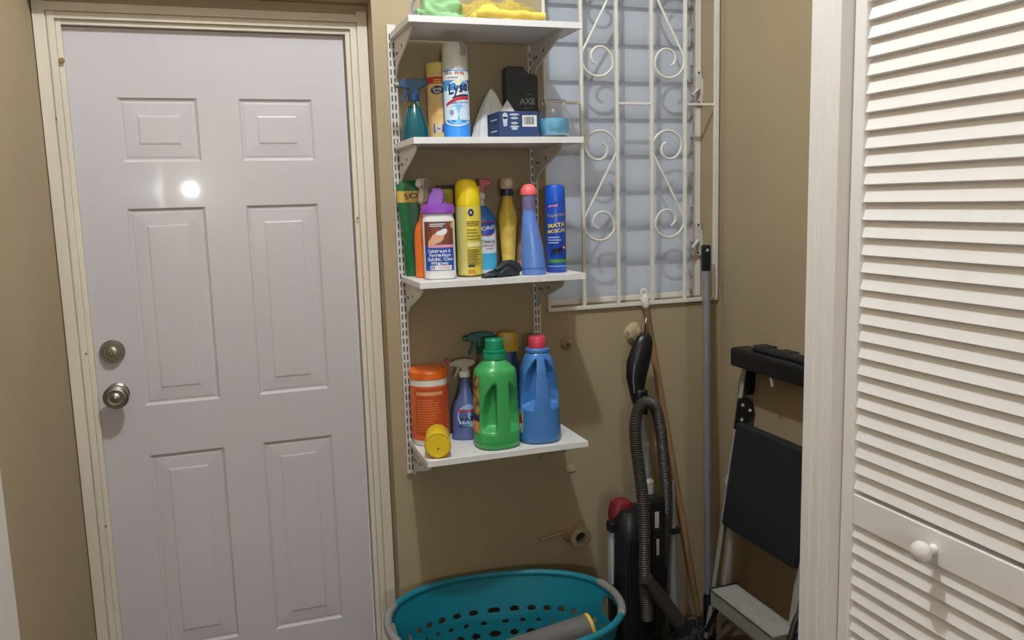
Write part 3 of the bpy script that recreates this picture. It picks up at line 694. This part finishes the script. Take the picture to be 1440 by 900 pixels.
# ---- bottom shelf
z4 = SH[3] + .0005
t = thing('wipes_canister', (.568, 2.483, z4), 'large orange wipes canister with an orange lid and white rim', 'canister', -13)
bd = Body([(0, .054), (.004, .0585), (.205, .0585), (.210, .057)])
bd.mesh(52).obj('canister', mat('orange_canister_white', (214, 206, 196), .4), t)
bd.patch(-180, 180, .018, .186, .0006, 48, 2).obj('label', mat('orange_label', (216, 100, 46), .4), t)
Body([(.205, .0585), (.207, .0605), (.226, .0605), (.232, .056), (.236, .052), (.237, .04)]).mesh(48).obj('lid', mat('orange_lid', (232, 110, 34), .35), t)
bd.patch(-46, 60, .034, .180, .0008, 20, 2).obj('red_panel', mat('red_orange_panel', (188, 76, 40), .4), t)
lines(bd, -40, 44, .048, .150, 13, mat('print_orange_fine', (224, 128, 62)), t, 12, .3)
lines(bd, -40, 44, .158, .172, 1, mat('print_tan', (214, 150, 100)), t, 2, .8, 'faded_heading')
# yellow can lying on its side
t = thing('spray_can', (.545, 2.30, z4), 'yellow can lying on its side, its end with a small red dot facing out', 'spray can', -13.5)
L_ = .112
MB().lathe([(.0355, 0), (.038, .003), (.038, .045), (.0365, .047), (.0365, .104), (.034, .109), (.022, L_)], 44, (0, 0, .0385), 'y').obj('can', mat('lying_yellow', (226, 192, 36), .38), t)
MB().lathe([(.0375, -.002), (.0385, 0), (.0385, .006), (.0375, .008)], 40, (0, 0, .0385), 'y', cap=False).obj('rim', mat('lying_yellow_rim', (236, 206, 60), .35), t)
MB().lathe([(.0345, -.0008), (.034, .001), (.0005, .002)][::-1], 40, (0, 0, .0385), 'y').obj('end_face', MATS['lying_yellow'], t)
MB().lathe([(.0032, 0), (.0025, .002), (.0004, .0022)], 12, (.001, -.0005, .030), '-y').obj('red_dot', C_RED, t)
# fabric spray
t = thing('spray_bottle', (.680, 2.472, z4), 'grey-blue fabric spray bottle with a clear white trigger', 'spray bottle', -13)
bd = Body([(0, .040, .026), (.004, .0445, .029), (.04, .0450, .030), (.09, .042, .029), (.115, .034, .026), (.140, .0215, .021), (.165, .0165, .0165), (.196, .0135, .0135), (.206, .0135, .0135)], 2.2)
bd.mesh(44).obj('bottle', mat('slate_blue_plastic', (88, 100, 150), .3), t)
bd.shape(ell(.036, .036, rot=20), 12, .078, .0010, None).obj('label', mat('label_sky', (150, 186, 222), .4), t, 0)
bd.shape([(-.030, -.004), (.034, .006), (.034, .018), (-.024, .008)], 10, .054, .0014).obj('label_stripe', C_WHITE, t, 0)
bd.text('FABR', 14, .068, .022, C_NAVY, t, .0022, rot=10, sx=1.1, name='brand_lettering'); lines(bd, -30, 34, .044, .056, 2, C_NAVY, t, 4, .4)
bd.patch(-36, 30, .092, .097, .0018, 10, 1).obj('red_stripe', C_RED, t, 0)
M_TRW = mat('cloudy_trigger', (168, 160, 150), .4)
trigger(t, .198, M_TRW, M_TRW, C_WHITE, 1.0, -1, .014)
MB().lathe([(.008, 0), (.0085, .006), (.006, .010)], 14, (-.046, -.005, .247), '-x').obj('red_nozzle', mat('nozzle_red', (206, 50, 40), .4), t)
# clear sprayer with green trigger
t = thing('spray_bottle', (.752, 2.512, z4), 'clear spray bottle with a dark green trigger, at the back of the bottom shelf', 'spray bottle', -15)
Body([(0, .036, .026), (.004, .038, .028), (.16, .038, .028), (.20, .028, .024), (.228, .013, .013), (.262, .013, .013)], 2.4).mesh(36).obj('bottle', mat('cloudy_clear', (134, 124, 108), .3), t)
trigger(t, .258, mat('dark_green_plastic', (22, 96, 80), .4), MATS['dark_green_plastic'], MATS['dark_green_plastic'], 1.25, -1, .0135)
# yellow capped blue bottle
t = thing('cleaner_bottle', (.840, 2.520, z4), 'navy bottle with a big mustard yellow cap behind the detergent jugs', 'bottle', -15)
Body([(0, .036, .024), (.004, .038, .026), (.20, .036, .026), (.235, .030, .024), (.262, .028, .022)], 2.6).mesh(36).obj('bottle', mat('navy_plastic', (34, 70, 110), .35), t)
Body([(.258, .0325, .024), (.262, .034, .025), (.305, .034, .025), (.318, .030, .022), (.322, .018, .014)], 2.8).mesh(36).obj('cap', mat('mustard_cap', (196, 164, 40), .4), t)
# detergent jugs
def sm(a, b_, x):
    t_ = max(0, min(1, (x - a) / (b_ - a))); return t_ * t_ * (3 - 2 * t_)
def jug_dents(ph, z, hz0, hz1, dep, hw, hwb, ow):
    """two finger hollows either side of a handle ridge at phi=0"""
    ph = (ph + 180) % 360 - 180; a = abs(ph); t_ = max(0, min(1, (z - hz0) / (hz1 - hz0)))
    inner = hw + (hwb - hw) * (1 - t_)
    outer = ow * (1 - .45 * max(0, t_ - .35) / .65)
    return dep * sm(inner, inner + 5, a) * (1 - sm(outer - 9, outer, a)) * sm(hz0, hz0 + .022, z) * (1 - sm(hz1 - .02 - .03 * sm(15, 50, a), hz1 - .03 * sm(15, 50, a), z))
def jug(loc, rz, rows, ex, dents, m, mcap, caprows, label, dz=.005):
    t = thing('detergent_jug', loc, label, 'detergent jug', rz)
    bd = Body(rows, ex, dents); bd.mesh(120, dz).obj('jug_body', m, t, 70)
    for nm, cr, mm in caprows: MB().lathe(cr, 36).obj(nm, mm, t)
    return t, bd
M_JG = mat('green_jug_plastic', (64, 160, 88), .32, coat=.1); M_JGC = mat('green_jug_cap', (18, 140, 98), .35)
t, bd = jug((.745, 2.362, z4), 4, [(0, .060, .054), (.004, .066, .060), (.012, .0685, .063), (.04, .0685, .063), (.12, .066, .060), (.226, .063, .058), (.236, .0605, .056), (.243, .055, .052), (.260, .036, .036), (.268, .031, .031), (.272, .031, .031)], 2.5,
    lambda p, z: jug_dents(p, z, .050, .205, .032, 12, 14, 68), M_JG, M_JGC,
    [('collar', [(.030, .268), (.036, .270), (.036, .286), (.032, .287), (.034, .289), (.034, .294), (.029, .296)], M_JGC), ('cap', [(.0285, .294), (.029, .296), (.0275, .326), (.025, .329), (.005, .329)], M_JGC)],
    'green laundry detergent jug with a green cap')
bd.patch(-112, -69, .050, .222, .0012, 14, 10).obj('label', mat('leaf_print', (186, 168, 96), .5, rgb2=(92, 60, 34), vscale=45), t)
bd.patch(-112, -69, .086, .106, .0020, 14, 2).obj('navy_stripe', C_NAVY, t); bd.patch(-112, -69, .052, .084, .0020, 14, 2).obj('tan_stripe', mat('tan_print', (196, 140, 84), .5), t)
bd.patch(-180, 180, .020, .0235, .0008, 64, 1).obj('base_ridge', mat('green_jug_dark', (38, 142, 62), .35), t)
M_JB = mat('blue_jug_plastic', (66, 120, 184), .32, coat=.1)
t, bd = jug((.8835, 2.364, z4), -8, [(0, .056, .052), (.004, .062, .058), (.012, .065, .061), (.04, .0655, .061), (.14, .062, .058), (.225, .053, .051), (.255, .045, .044), (.272, .036, .036), (.276, .033, .033), (.279, .036, .036), (.287, .036, .036), (.290, .028, .028)], 2.4,
    lambda p, z: jug_dents(p, z, .106, .262, .034, 11, 20, 72), M_JB, None,
    [('cap', [(.0255, .286), (.0265, .288), (.026, .322), (.024, .325), (.005, .325)], mat('rose_cap', (206, 62, 84), .4))],
    'blue laundry detergent jug with a rose red cap')
bd.patch(-118, -58, .034, .104, .0012, 18, 8).obj('label', mat('label_pale_green', (166, 190, 160), .5), t)
bd.shape(ell(.011, .018), -70, .070, .0026).obj('red_print', C_RED, t, 0); bd.shape(ell(.006, .008), -68, .056, .0034).obj('white_print', C_WHITE, t, 0)
bd.text('UI', -66, .093, .018, C_BLACK, t, .0026, sx=.7)

# ------------------------------------------------------------------ bits on the back wall
t = thing('wall_plug', (1.058, WY, 1.062), 'small broken plaster stub on the wall right of the blue jug', 'stub')
rs = []
def rock(rad, ln, seed, n=14):
    rs = []
    for i, (z, q) in enumerate(((0, 1.3), (ln * .3, 1.05), (ln * .8, .9), (ln, .7))):
        rs.append([(rad * q * math.cos(2 * math.pi * k / n) * (1 + .3 * noise.noise((k * .9, i * .7, seed))), -z, rad * q * math.sin(2 * math.pi * k / n) * (1 + .3 * noise.noise((k * .8, i, seed + 5)))) for k in range(n)])
    return MB().rings(rs)
rock(.017, .03, 2).obj('plaster', M_PLASTER, t)
MB().lathe([(.009, .0), (.007, .006), (.002, .007)], 10, (-.002, -.027, 0), '-y').obj('broken_end', mat('broken_brown', (110, 82, 56), .9, bump=1, bscale=200), t)
t = thing('wall_hook', (1.312, WY, 1.076), 'metal hook set in plaster above the vacuum handle', 'hook')
rock(.030, .022, 7).obj('plaster', M_PLASTER, t)
MB().tube([(.014, -.01, .006), (.016, -.045, .004), (.012, -.062, .020), (.010, -.066, .040), (.016, -.062, .062)], [.004, .004, .004, .0042, .005], 10).obj('hook', M_NICKEL, t)
t = thing('pipe_stub', (1.072, WY, .405), 'capped-off painted pipe stub sticking out of the wall above the basket', 'pipe')
MB().lathe([(.046, 0), (.042, .012), (.036, .022), (.0345, .062), (.036, .064), (.036, .074), (.033, .076), (.020, .076), (.019, .05), (.001, .048)], 24, ax='-y').obj('pipe', M_PLASTER, t)
MB().lathe([(.0188, .052), (.001, .051)], 20, ax='-y').obj('opening', M_DARK, t)
MB().tube([(-.03, -.006, .0), (-.07, -.008, -.004), (-.125, -.010, -.012)], .006, 8).obj('painted_rod', M_PLASTER, t)
t = thing('plaster_patch', (1.066, WY, .625), 'rough plaster patch on the wall below the bottom shelf', 'patch')
lump(.022, .014, .004, 3, 18, 6, .3, 60).obj('patch', M_PLASTER, t); t.rotation_euler = (R(90), 0, 0)

# ------------------------------------------------------------------ floor things
# laundry basket
BX, BY, BRZ = .72, 2.25, -8
t = thing('laundry_basket', (BX, BY, 0), 'teal oval plastic laundry basket with round holes and grey handle grips', 'laundry basket', BRZ)
M_TEAL = mat('teal_plastic', (20, 118, 134), .42)
BA, BB, BH = .345, .245, .325
def bwall(u, v, off=0):
    """u angle in degrees, v 0 at floor .. 1 at rim"""
    k = .74 + .26 * v ** .8; a = (BA * k + off); b_ = (BB * k + off)
    c, s_ = math.cos(R(u)), math.sin(R(u)); e = .88
    return Vector((a * math.copysign(abs(c) ** e, c), b_ * math.copysign(abs(s_) ** e, s_), .012 + (BH - .012) * v))
NU, NV = 180, 36
holes = []
for i in range(36):
    uc = i * 10
    for j, vc in enumerate((.16, .28, .40, .52, .64)):
        du = 5 if j % 2 else 0
        uu = (uc + du) % 360
        nearh = min(abs(uu), abs(uu - 180), abs(uu - 360)) < 17
        holes.append((uu, vc, 2.5 if j % 2 == 0 else 1.6, .030 if j % 2 == 0 else .02))
def in_hole(u, v):
    for s0 in (0, 180, 360):
        if abs(u - s0) < 15 and .74 < v < .935 and ((u - s0) / 15) ** 4 + ((v - .8375) / .0975) ** 4 < 1: return 'grip'
    for hu, hv, hr, hz in holes:
        d_ = abs(u - hu); d_ = min(d_, 360 - d_)
        if (d_ / hr) ** 2 + ((v - hv) / hz) ** 2 < 1: return 'hole'
    return None
# one wall grid with the holes cut out of it, given thickness by solidify
NU, NV = 720, 160
vs = []; fs = []
for j in range(NV + 1):
    for i in range(NU): vs.append(bwall(i * 360 / NU, j / NV))
for j in range(NV):
    for i in range(NU):
        if in_hole((i + .5) * 360 / NU, (j + .5) / NV): continue
        fs.append((j * NU + i, j * NU + (i + 1) % NU, (j + 1) * NU + (i + 1) % NU, (j + 1) * NU + i))
o = MB().add(vs, fs).obj('basket_wall', M_TEAL, t, 60)
md = o.modifiers.new('thick', 'SOLIDIFY'); md.thickness = .003; md.offset = 1
MB().rings([[bwall(i * 4, .0) + Vector((0, 0, -.012)) for i in range(90)], [bwall(i * 4, .02) for i in range(90)]]).obj('basket_floor', M_TEAL, t)
rp = [bwall(i * 3, 1, .004) for i in range(121)]
MB().tube(rp, .0105, 10, cap=False).obj('rim', M_TEAL, t)
for s0 in (0, 180):
    MB().tube([bwall(s0 + k, 1, .005) + Vector((0, 0, .001)) for k in range(-24, 25, 3)], [.010] + [.0128] * 15 + [.010], 12).obj('grip', M_GREY, t)
# roll in the basket
t = thing('rolled_mat', (.80, 2.165, .0), 'grey rolled mat with a yellow edge lying across the laundry basket', 'mat', -2)
P0, P1 = Vector((-.20, 0, .215)), Vector((.165, .012, .262))
ax = (P1 - P0).normalized(); sp = []
n1 = Vector((0, 1, 0)); n2 = ax.cross(n1).normalized(); n1 = n2.cross(ax)
MB().tube([P0, P0 + ax * .01, P1 - ax * .01, P1], [.040, .043, .043, .040], 28).obj('roll', mat('grey_mat', (104, 98, 96), .7, bump=.4, bscale=200), t)
MB().tube([P1 - ax * .014, P1 - ax * .004], .0445, 28).obj('yellow_edge', mat('mat_yellow', (224, 178, 52), .5), t)
spir = [P1 + ax * .001 + (n1 * math.cos(a * .35) + n2 * math.sin(a * .35)) * (.004 + .0006 * a) for a in range(58)]
MB().tube(spir, .0022, 6).obj('roll_spiral', mat('mat_dark', (60, 58, 58), .7), t)

# vacuum
VX, VY = 1.21, 2.33
t = thing('vacuum_cleaner', (VX, VY, 0), 'black upright vacuum cleaner with a ribbed hose looped over its handle', 'vacuum cleaner')
M_VB = mat('vacuum_black', (20, 20, 23), .38, var=.1); M_HOSE = mat('hose_brown', (58, 48, 42), .5); M_VRED = mat('vacuum_red', (112, 20, 30), .45)
Body([(0, .125, .135), (.01, .130, .140), (.045, .128, .138), (.07, .115, .12), (.085, .09, .09)], 4).mesh(48).obj('floor_head', M_VB, t).location = (.0, -.045, 0)
MB().obox((-.02, -.187, .03), (.07, 0, 0), (0, .003, 0), (0, 0, .010)).obj('head_stripe', M_VRED, t, bevel=.003)
Body([(.08, .07, .065), (.12, .078, .07), (.30, .076, .068), (.46, .072, .064), (.52, .066, .058), (.545, .05, .045), (.55, .03, .03)], 2.6).mesh(44).obj('dust_canister', M_VB, t).location = (-.022, .01, 0)
Body([(.50, .040, .034), (.535, .039, .032), (.558, .030, .026), (.566, .016, .016)], 3.6).mesh(28).obj('canister_latch', M_VRED, t).location = (-.050, .030, .006)
MB().obox((-.098, .008, .40), (.007, 0, 0), (0, .014, 0), (0, 0, .10)).obj('side_strip', M_LGREY, t, bevel=.004)
MB().obox((-.100, .0, .498), (.010, 0, 0), (0, .018, 0), (0, 0, .016)).obj('side_catch', M_BLACK, t, bevel=.003)
MB().box(.035, .105, .01, .075, .09, .56).obj('spine', M_VB, t, 0, .012)
for z in (.49, .395): MB().obox((.070, .0095, z), (.0075, 0, 0), (0, .002, 0), (0, 0, .028)).obj('silver_inset', M_LGREY, t, bevel=.003)
for k in range(9): MB().obox((-.022 + .012 * (k - 4), -.060, .30), (.0015, 0, 0), (0, .004, 0), (0, 0, .16)).obj('canister_rib', M_BLACK, t)
MB().lathe([(.022, .555), (.026, .56), (.026, .600), (.020, .606), (.016, .61)], 24, (.070, .085, 0)).obj('wand_collar', M_LGREY, t)
MB().tube([(.070, .085, .56), (.070, .10, .72), (.067, .112, .86)], .0165, 18).obj('wand', M_GREY, t)
MB().lathe([(.0165, 0), (.019, .002), (.019, .014), (.0165, .016)], 20, (.071, .103, .715)).obj('wand_ring', M_LGREY, t)
MB().lathe([(.0165, 0), (.0185, .002), (.0185, .006), (.0165, .008)], 20, (.071, .102, .700)).obj('wand_ring', M_BLACK, t)
MB().obox((.066, .110, .865), (.020, 0, 0), (0, .018, 0), (0, 0, .045)).obj('handle_socket', M_BLACK, t, bevel=.008)
hr = []
for zz, cx, wx, wy in ((.86, .060, .018, .018), (.90, .058, .026, .022), (.95, .058, .037, .025), (1.00, .066, .043, .026), (1.04, .077, .039, .025), (1.065, .084, .034, .022), (1.082, .087, .026, .018), (1.092, .088, .012, .009)):
    hr.append([(cx + wx * math.cos(2 * math.pi * k / 24), .125 + wy * math.sin(2 * math.pi * k / 24), zz) for k in range(24)])
MB().rings(hr).obj('handle', M_VB, t, 60)
MB().tube([(.040, .105, .90), (.034, .103, .95), (.040, .102, 1.0)], .002, 6).obj('handle_seam', M_GREY, t)
def catmull(P, n):
    P = [Vector(p) for p in P]; out = []
    for i in range(len(P) - 1):
        a, b_, c_, d_ = P[max(i - 1, 0)], P[i], P[i + 1], P[min(i + 2, len(P) - 1)]
        for k in range(n):
            s_ = k / n; out.append(.5 * ((2 * b_) + (c_ - a) * s_ + (2 * a - 5 * b_ + 4 * c_ - d_) * s_ ** 2 + (3 * b_ - a - 3 * c_ + d_) * s_ ** 3))
    return out + [P[-1]]
hp = catmull([(-.012, -.075, .20), (-.020, -.075, .34), (-.008, -.045, .56), (.000, .022, .76), (.012, .040, .835), (.046, .055, .876), (.088, .062, .862), (.112, .068, .800), (.128, .070, .68), (.140, .070, .53), (.130, .062, .40), (.112, .05, .29)], 14)
# resample evenly for the ribs
seg = [0]
for a, b_ in zip(hp, hp[1:]): seg.append(seg[-1] + (b_ - a).length)
N = int(seg[-1] / .0036); pts = []; j = 0
for i in range(N + 1):
    s_ = seg[-1] * i / N
    while j < len(seg) - 2 and seg[j + 1] < s_: j += 1
    pts.append(hp[j].lerp(hp[j + 1], (s_ - seg[j]) / max(1e-9, seg[j + 1] - seg[j])))
MB().tube(pts, [.0205 if i % 2 else .0172 for i in range(len(pts))], 12).obj('hose', M_HOSE, t, 25)
MB().tube([(.112, .052, .31), (.100, .045, .20), (.09, .03, .10)], .021, 16).obj('hose_cuff', M_BLACK, t)
MB().tube([(-.030, -.10, .352), (.045, -.105, .245), (.085, -.11, .185)], [.022, .024, .025], 18).obj('brush_tube', mat('tube_dark_grey', (52, 46, 42), .45), t)
MB().tube([(.081, -.11, .19), (.100, -.112, .158)], [.028, .030], 18).obj('brush_tube_end', M_BLACK, t)
MB().tube([(.163, .085, .585), (.164, .08, .35), (.168, .07, .08)], .0165, 16).obj('extension_wand', M_GREY, t)
MB().obox((.150, .078, .415), (.036, 0, 0), (0, .020, 0), (0, 0, .010)).obj('wand_clip', M_BLACK, t, bevel=.003)

# wooden broom handle
t = thing('broom_handle', (1.555, 2.530, .0), 'bare wooden broom handle with a white hanging end leaning on the wall', 'handle')
tp = Vector((-.210, .011, 1.195)); bt = Vector((.0, .0, .012)); dr = (tp - bt).normalized()
MB().tube([bt, bt + dr * 1.07], .0115, 14).obj('stick', M_WOOD, t)
MB().tube([bt + dr * 1.06, tp - dr * .02], .0118, 14).obj('shrink_sleeve', mat('brown_sleeve', (122, 98, 72), .3), t)
MB().tube([tp - dr * .03, tp - dr * .024, tp + dr * .008, tp + dr * .012], [.0105, .0135, .0135, .011], 16).obj('end_cap', M_WHITE, t)
lp = [tp + dr * .022 + Vector((.0095 * math.cos(a), -.001, .0125 * math.sin(a))) for a in (2 * math.pi * k / 20 for k in range(21))]
MB().tube(lp, .0042, 8, cap=False).obj('hang_loop', M_WHITE, t)

# silver mop
t = thing('mop', (1.535, 2.425, 0), 'mop with a silver pole leaning on the window grille', 'mop')
A, B = Vector((-.004, .0, .03)), Vector((.0285, .083, 1.372)); dr = (B - A).normalized()
MB().tube([A + dr * .10, B - dr * .085], .0135, 20).obj('pole', M_STEEL, t)
MB().tube([B - dr * .09, B - dr * .086, B - dr * .004, B], [.014, .0165, .0165, .013], 20).obj('grip', M_BLACK, t)
MB().lathe([(.006, 0), (.005, .001), (.0005, .0012)], 12, (B.x - .003, B.y - .0165, B.z - .018), '-y').obj('grip_hole', M_LGREY, t)
MB().tube([A - dr * .01, A, A + dr * .10, A + dr * .115], [.016, .0185, .0185, .014], 18).obj('socket', M_BLACK, t)
MB().obox((-.062, .030, .022), (.070, -.004, 0), (.002, .030, 0), (0, 0, .008)).obj('head_plate', M_BLACK, t, bevel=.006)
b = MB(); rn = random.Random(11)
for k in range(300):
    x = rn.uniform(-.135, .01); y = rn.uniform(-.03, .062); h_ = rn.uniform(.012, .034); r_ = rn.uniform(.0035, .006)
    z0 = .002; lx, ly = rn.uniform(-.01, .01), rn.uniform(-.014, .004)
    b.tube([(x, y, z0), (x + lx * .5, y + ly * .5, z0 + h_ * .6), (x + lx, y + ly, z0 + h_)], [r_, r_, r_ * .5], 5)
tag(b.obj('mop_fringe', mat('mop_grey', (62, 62, 64), .95, var=.25, vscale=60), t, 60), 'dark grey shaggy pile', kind='stuff')

# step ladder (leaning to the right wall, its steps facing left)
t = thing('step_ladder', (0, 0, 0), 'folding aluminium step ladder with a black platform and black top tray', 'step ladder')
def rx(z): return 1.478 + .125 * z + .025 * z * z         # front face of the rails
YF, YN = 2.362, 1.950
def sheet(y0, y1, z0, z1, xo, th, y0b=None, y1b=None):
    y0b = y0 if y0b is None else y0b; y1b = y1 if y1b is None else y1b
    vs = []
    for z, (ya, yb) in ((z0, (y0, y1)), (z1, (y0b, y1b))):
        x = rx(z) + xo; vs += [(x, ya, z), (x + th, ya, z), (x + th, yb, z), (x, yb, z)]
    return MB().add(vs, [(0, 3, 2, 1), (4, 5, 6, 7), (0, 1, 5, 4), (1, 2, 6, 5), (2, 3, 7, 6), (3, 0, 4, 7)])
for y, sg in ((YF, 1), (YN, -1)):
    n = MB()
    for (ya, yb, xo, th) in ((y - .011, y + .011, 0, .0025), (y + .0085 * sg, y + .011 * sg, 0, .030)):
        q = sheet(min(ya, yb), max(ya, yb), .0, .985, xo, th); n.add(q.v, q.f)
    n.obj('front_rail', M_ALU, t, 0)
    MB().box(1.474, 1.516, y - .014, y + .014, 0, .022).obj('rail_foot', M_BLACK, t, 0, .003)
for y in (YF - .030, YN + .030):
    MB().add(*(lambda q: (q.v, q.f))(sheet(y - .009, y + .009, .05, .74, .020, .012))).obj('rear_rail', M_ALU, t, 0, .002)
MB().box(1.515, 1.545, YN + .03, YF - .03, .12, .135).obj('rear_brace', M_ALU, t, 0)
# bottom step
st = MB().box(1.448, 1.550, YN + .002, YF - .078, .236, .243).box(1.448, 1.452, YN + .002, YF - .078, .190, .243).box(1.546, 1.550, YN + .002, YF - .078, .19, .243)
so = st.obj('step', M_ALU, t, 0, .0015)
for k in range(9): MB().box(1.456 + k * .0104, 1.459 + k * .0104, YN + .006, YF - .082, .2428, .2446).obj('tread_rib', M_ALU, so, 0)
MB().box(1.446, 1.555, YF - .080, YF - .072, .185, .246).obj('step_end_cap', M_BLACK, so, 0, .002)
MB().tube([(1.47, YF - .02, .06), (1.50, YF - .074, .20)], .008).obj('step_strut', M_BLACK, t)
# platform
pb = sheet(YN + .010, YF - .018, .435, .785, -.012, .030, YN + .010, YF - .018)
po = pb.obj('platform', M_BLACKM, t, 0, .008)
for zz in (.765,): sheet(YN + .015, YN + .05, zz - .02, zz + .012, -.020, .010).obj('platform_latch', M_BLACK, po, 0, .003)
sheet(YF - .022, YF - .012, .575, .600, -.016, .006).obj('rail_clip', M_LGREY, t, 0, .001)
# hinge plates
for y, sg in ((YF - .012, -1), (YN + .012, 1)):
    h = MB(); x0 = rx(.80)
    h.prism([(-.020, -.055), (.012, -.052), (.050, -.030), (.062, -.008), (.052, .034), (.030, .052), (-.006, .050)], (x0, y, .815), (1, 0, 0), (0, 0, 1), (0, .008 * sg, 0))
    ho = h.obj('hinge_plate', M_BLACK, t, bevel=.003)
    for dx, dz in ((.012, .026), (.040, .004), (.008, -.024)):
        MB().lathe([(.006, 0), (.005, .003), (.001, .004)], 12, (x0 + dx, y + .008 * sg, .815 + dz), '-y' if sg < 0 else 'y').obj('rivet', M_LGREY, ho)
sheet(YF - .016, YF - .008, .872, .968, .012, .034).obj('inner_bracket', M_BLACK, t, 0, .002)
# top tray
q = rx(.98)
to = MB().box(q - .048, XR - .004, YN - .030, YF + .018, .972, 1.036).obj('top_tray', M_BLACK, t, 0, .010)
MB().box(q - .030, XR - .012, YN + .02, YF - .08, 1.034, 1.052).obj('tray_ridge', M_BLACK, to, 0, .008)
for k in range(3): MB().box(q - .020, q + .030, YN + .06 + k * .11, YN + .12 + k * .11, 1.0505, 1.0535).obj('tray_slot', M_DARK, to, 0)
MB().tube([(q - .02, YN + .075, 1.053), (q + .01, YN + .06, 1.062), (q + .03, YN + .03, 1.058)], .005, 8).obj('yellow_strap', mat('strap_yellow', (196, 160, 60), .6), to)
MB().obox((q - .035, YN + .215, .960), (.003, 0, .004), (0, .004, 0), (-.003, 0, .014)).obj('white_tag', M_WHITE, t, 0)

# navy bag
t = thing('tote_bag', (1.42, 1.72, 0), 'dark navy bag with a black handle at the foot of the ladder', 'bag', 15)
bd = Body([(0, .085, .075), (.02, .10, .09), (.18, .11, .095), (.30, .10, .085), (.36, .085, .055), (.385, .07, .03)], 2.6)
bd.mesh(36, .03).obj('bag_body', mat('navy_fabric', (30, 34, 56), .85, var=.15, vscale=20, bump=.6, bscale=120), t, 60)
for y in (-.035, .03):
    MB().tube(catmull([(-.10, y, .26), (-.095, y - .01, .345), (-.05, y, .42), (.01, y, .45), (.06, y, .42), (.095, y - .01, .33), (.10, y, .26)], 5), .009, 8).obj('handle', M_BLACKM, t)
b = MB(); b.tube(catmull([(-.075, -.06, .20), (-.07, -.072, .30), (-.06, -.05, .375)], 6), .006, 8); b.obj('side_strap', M_BLACKM, t)
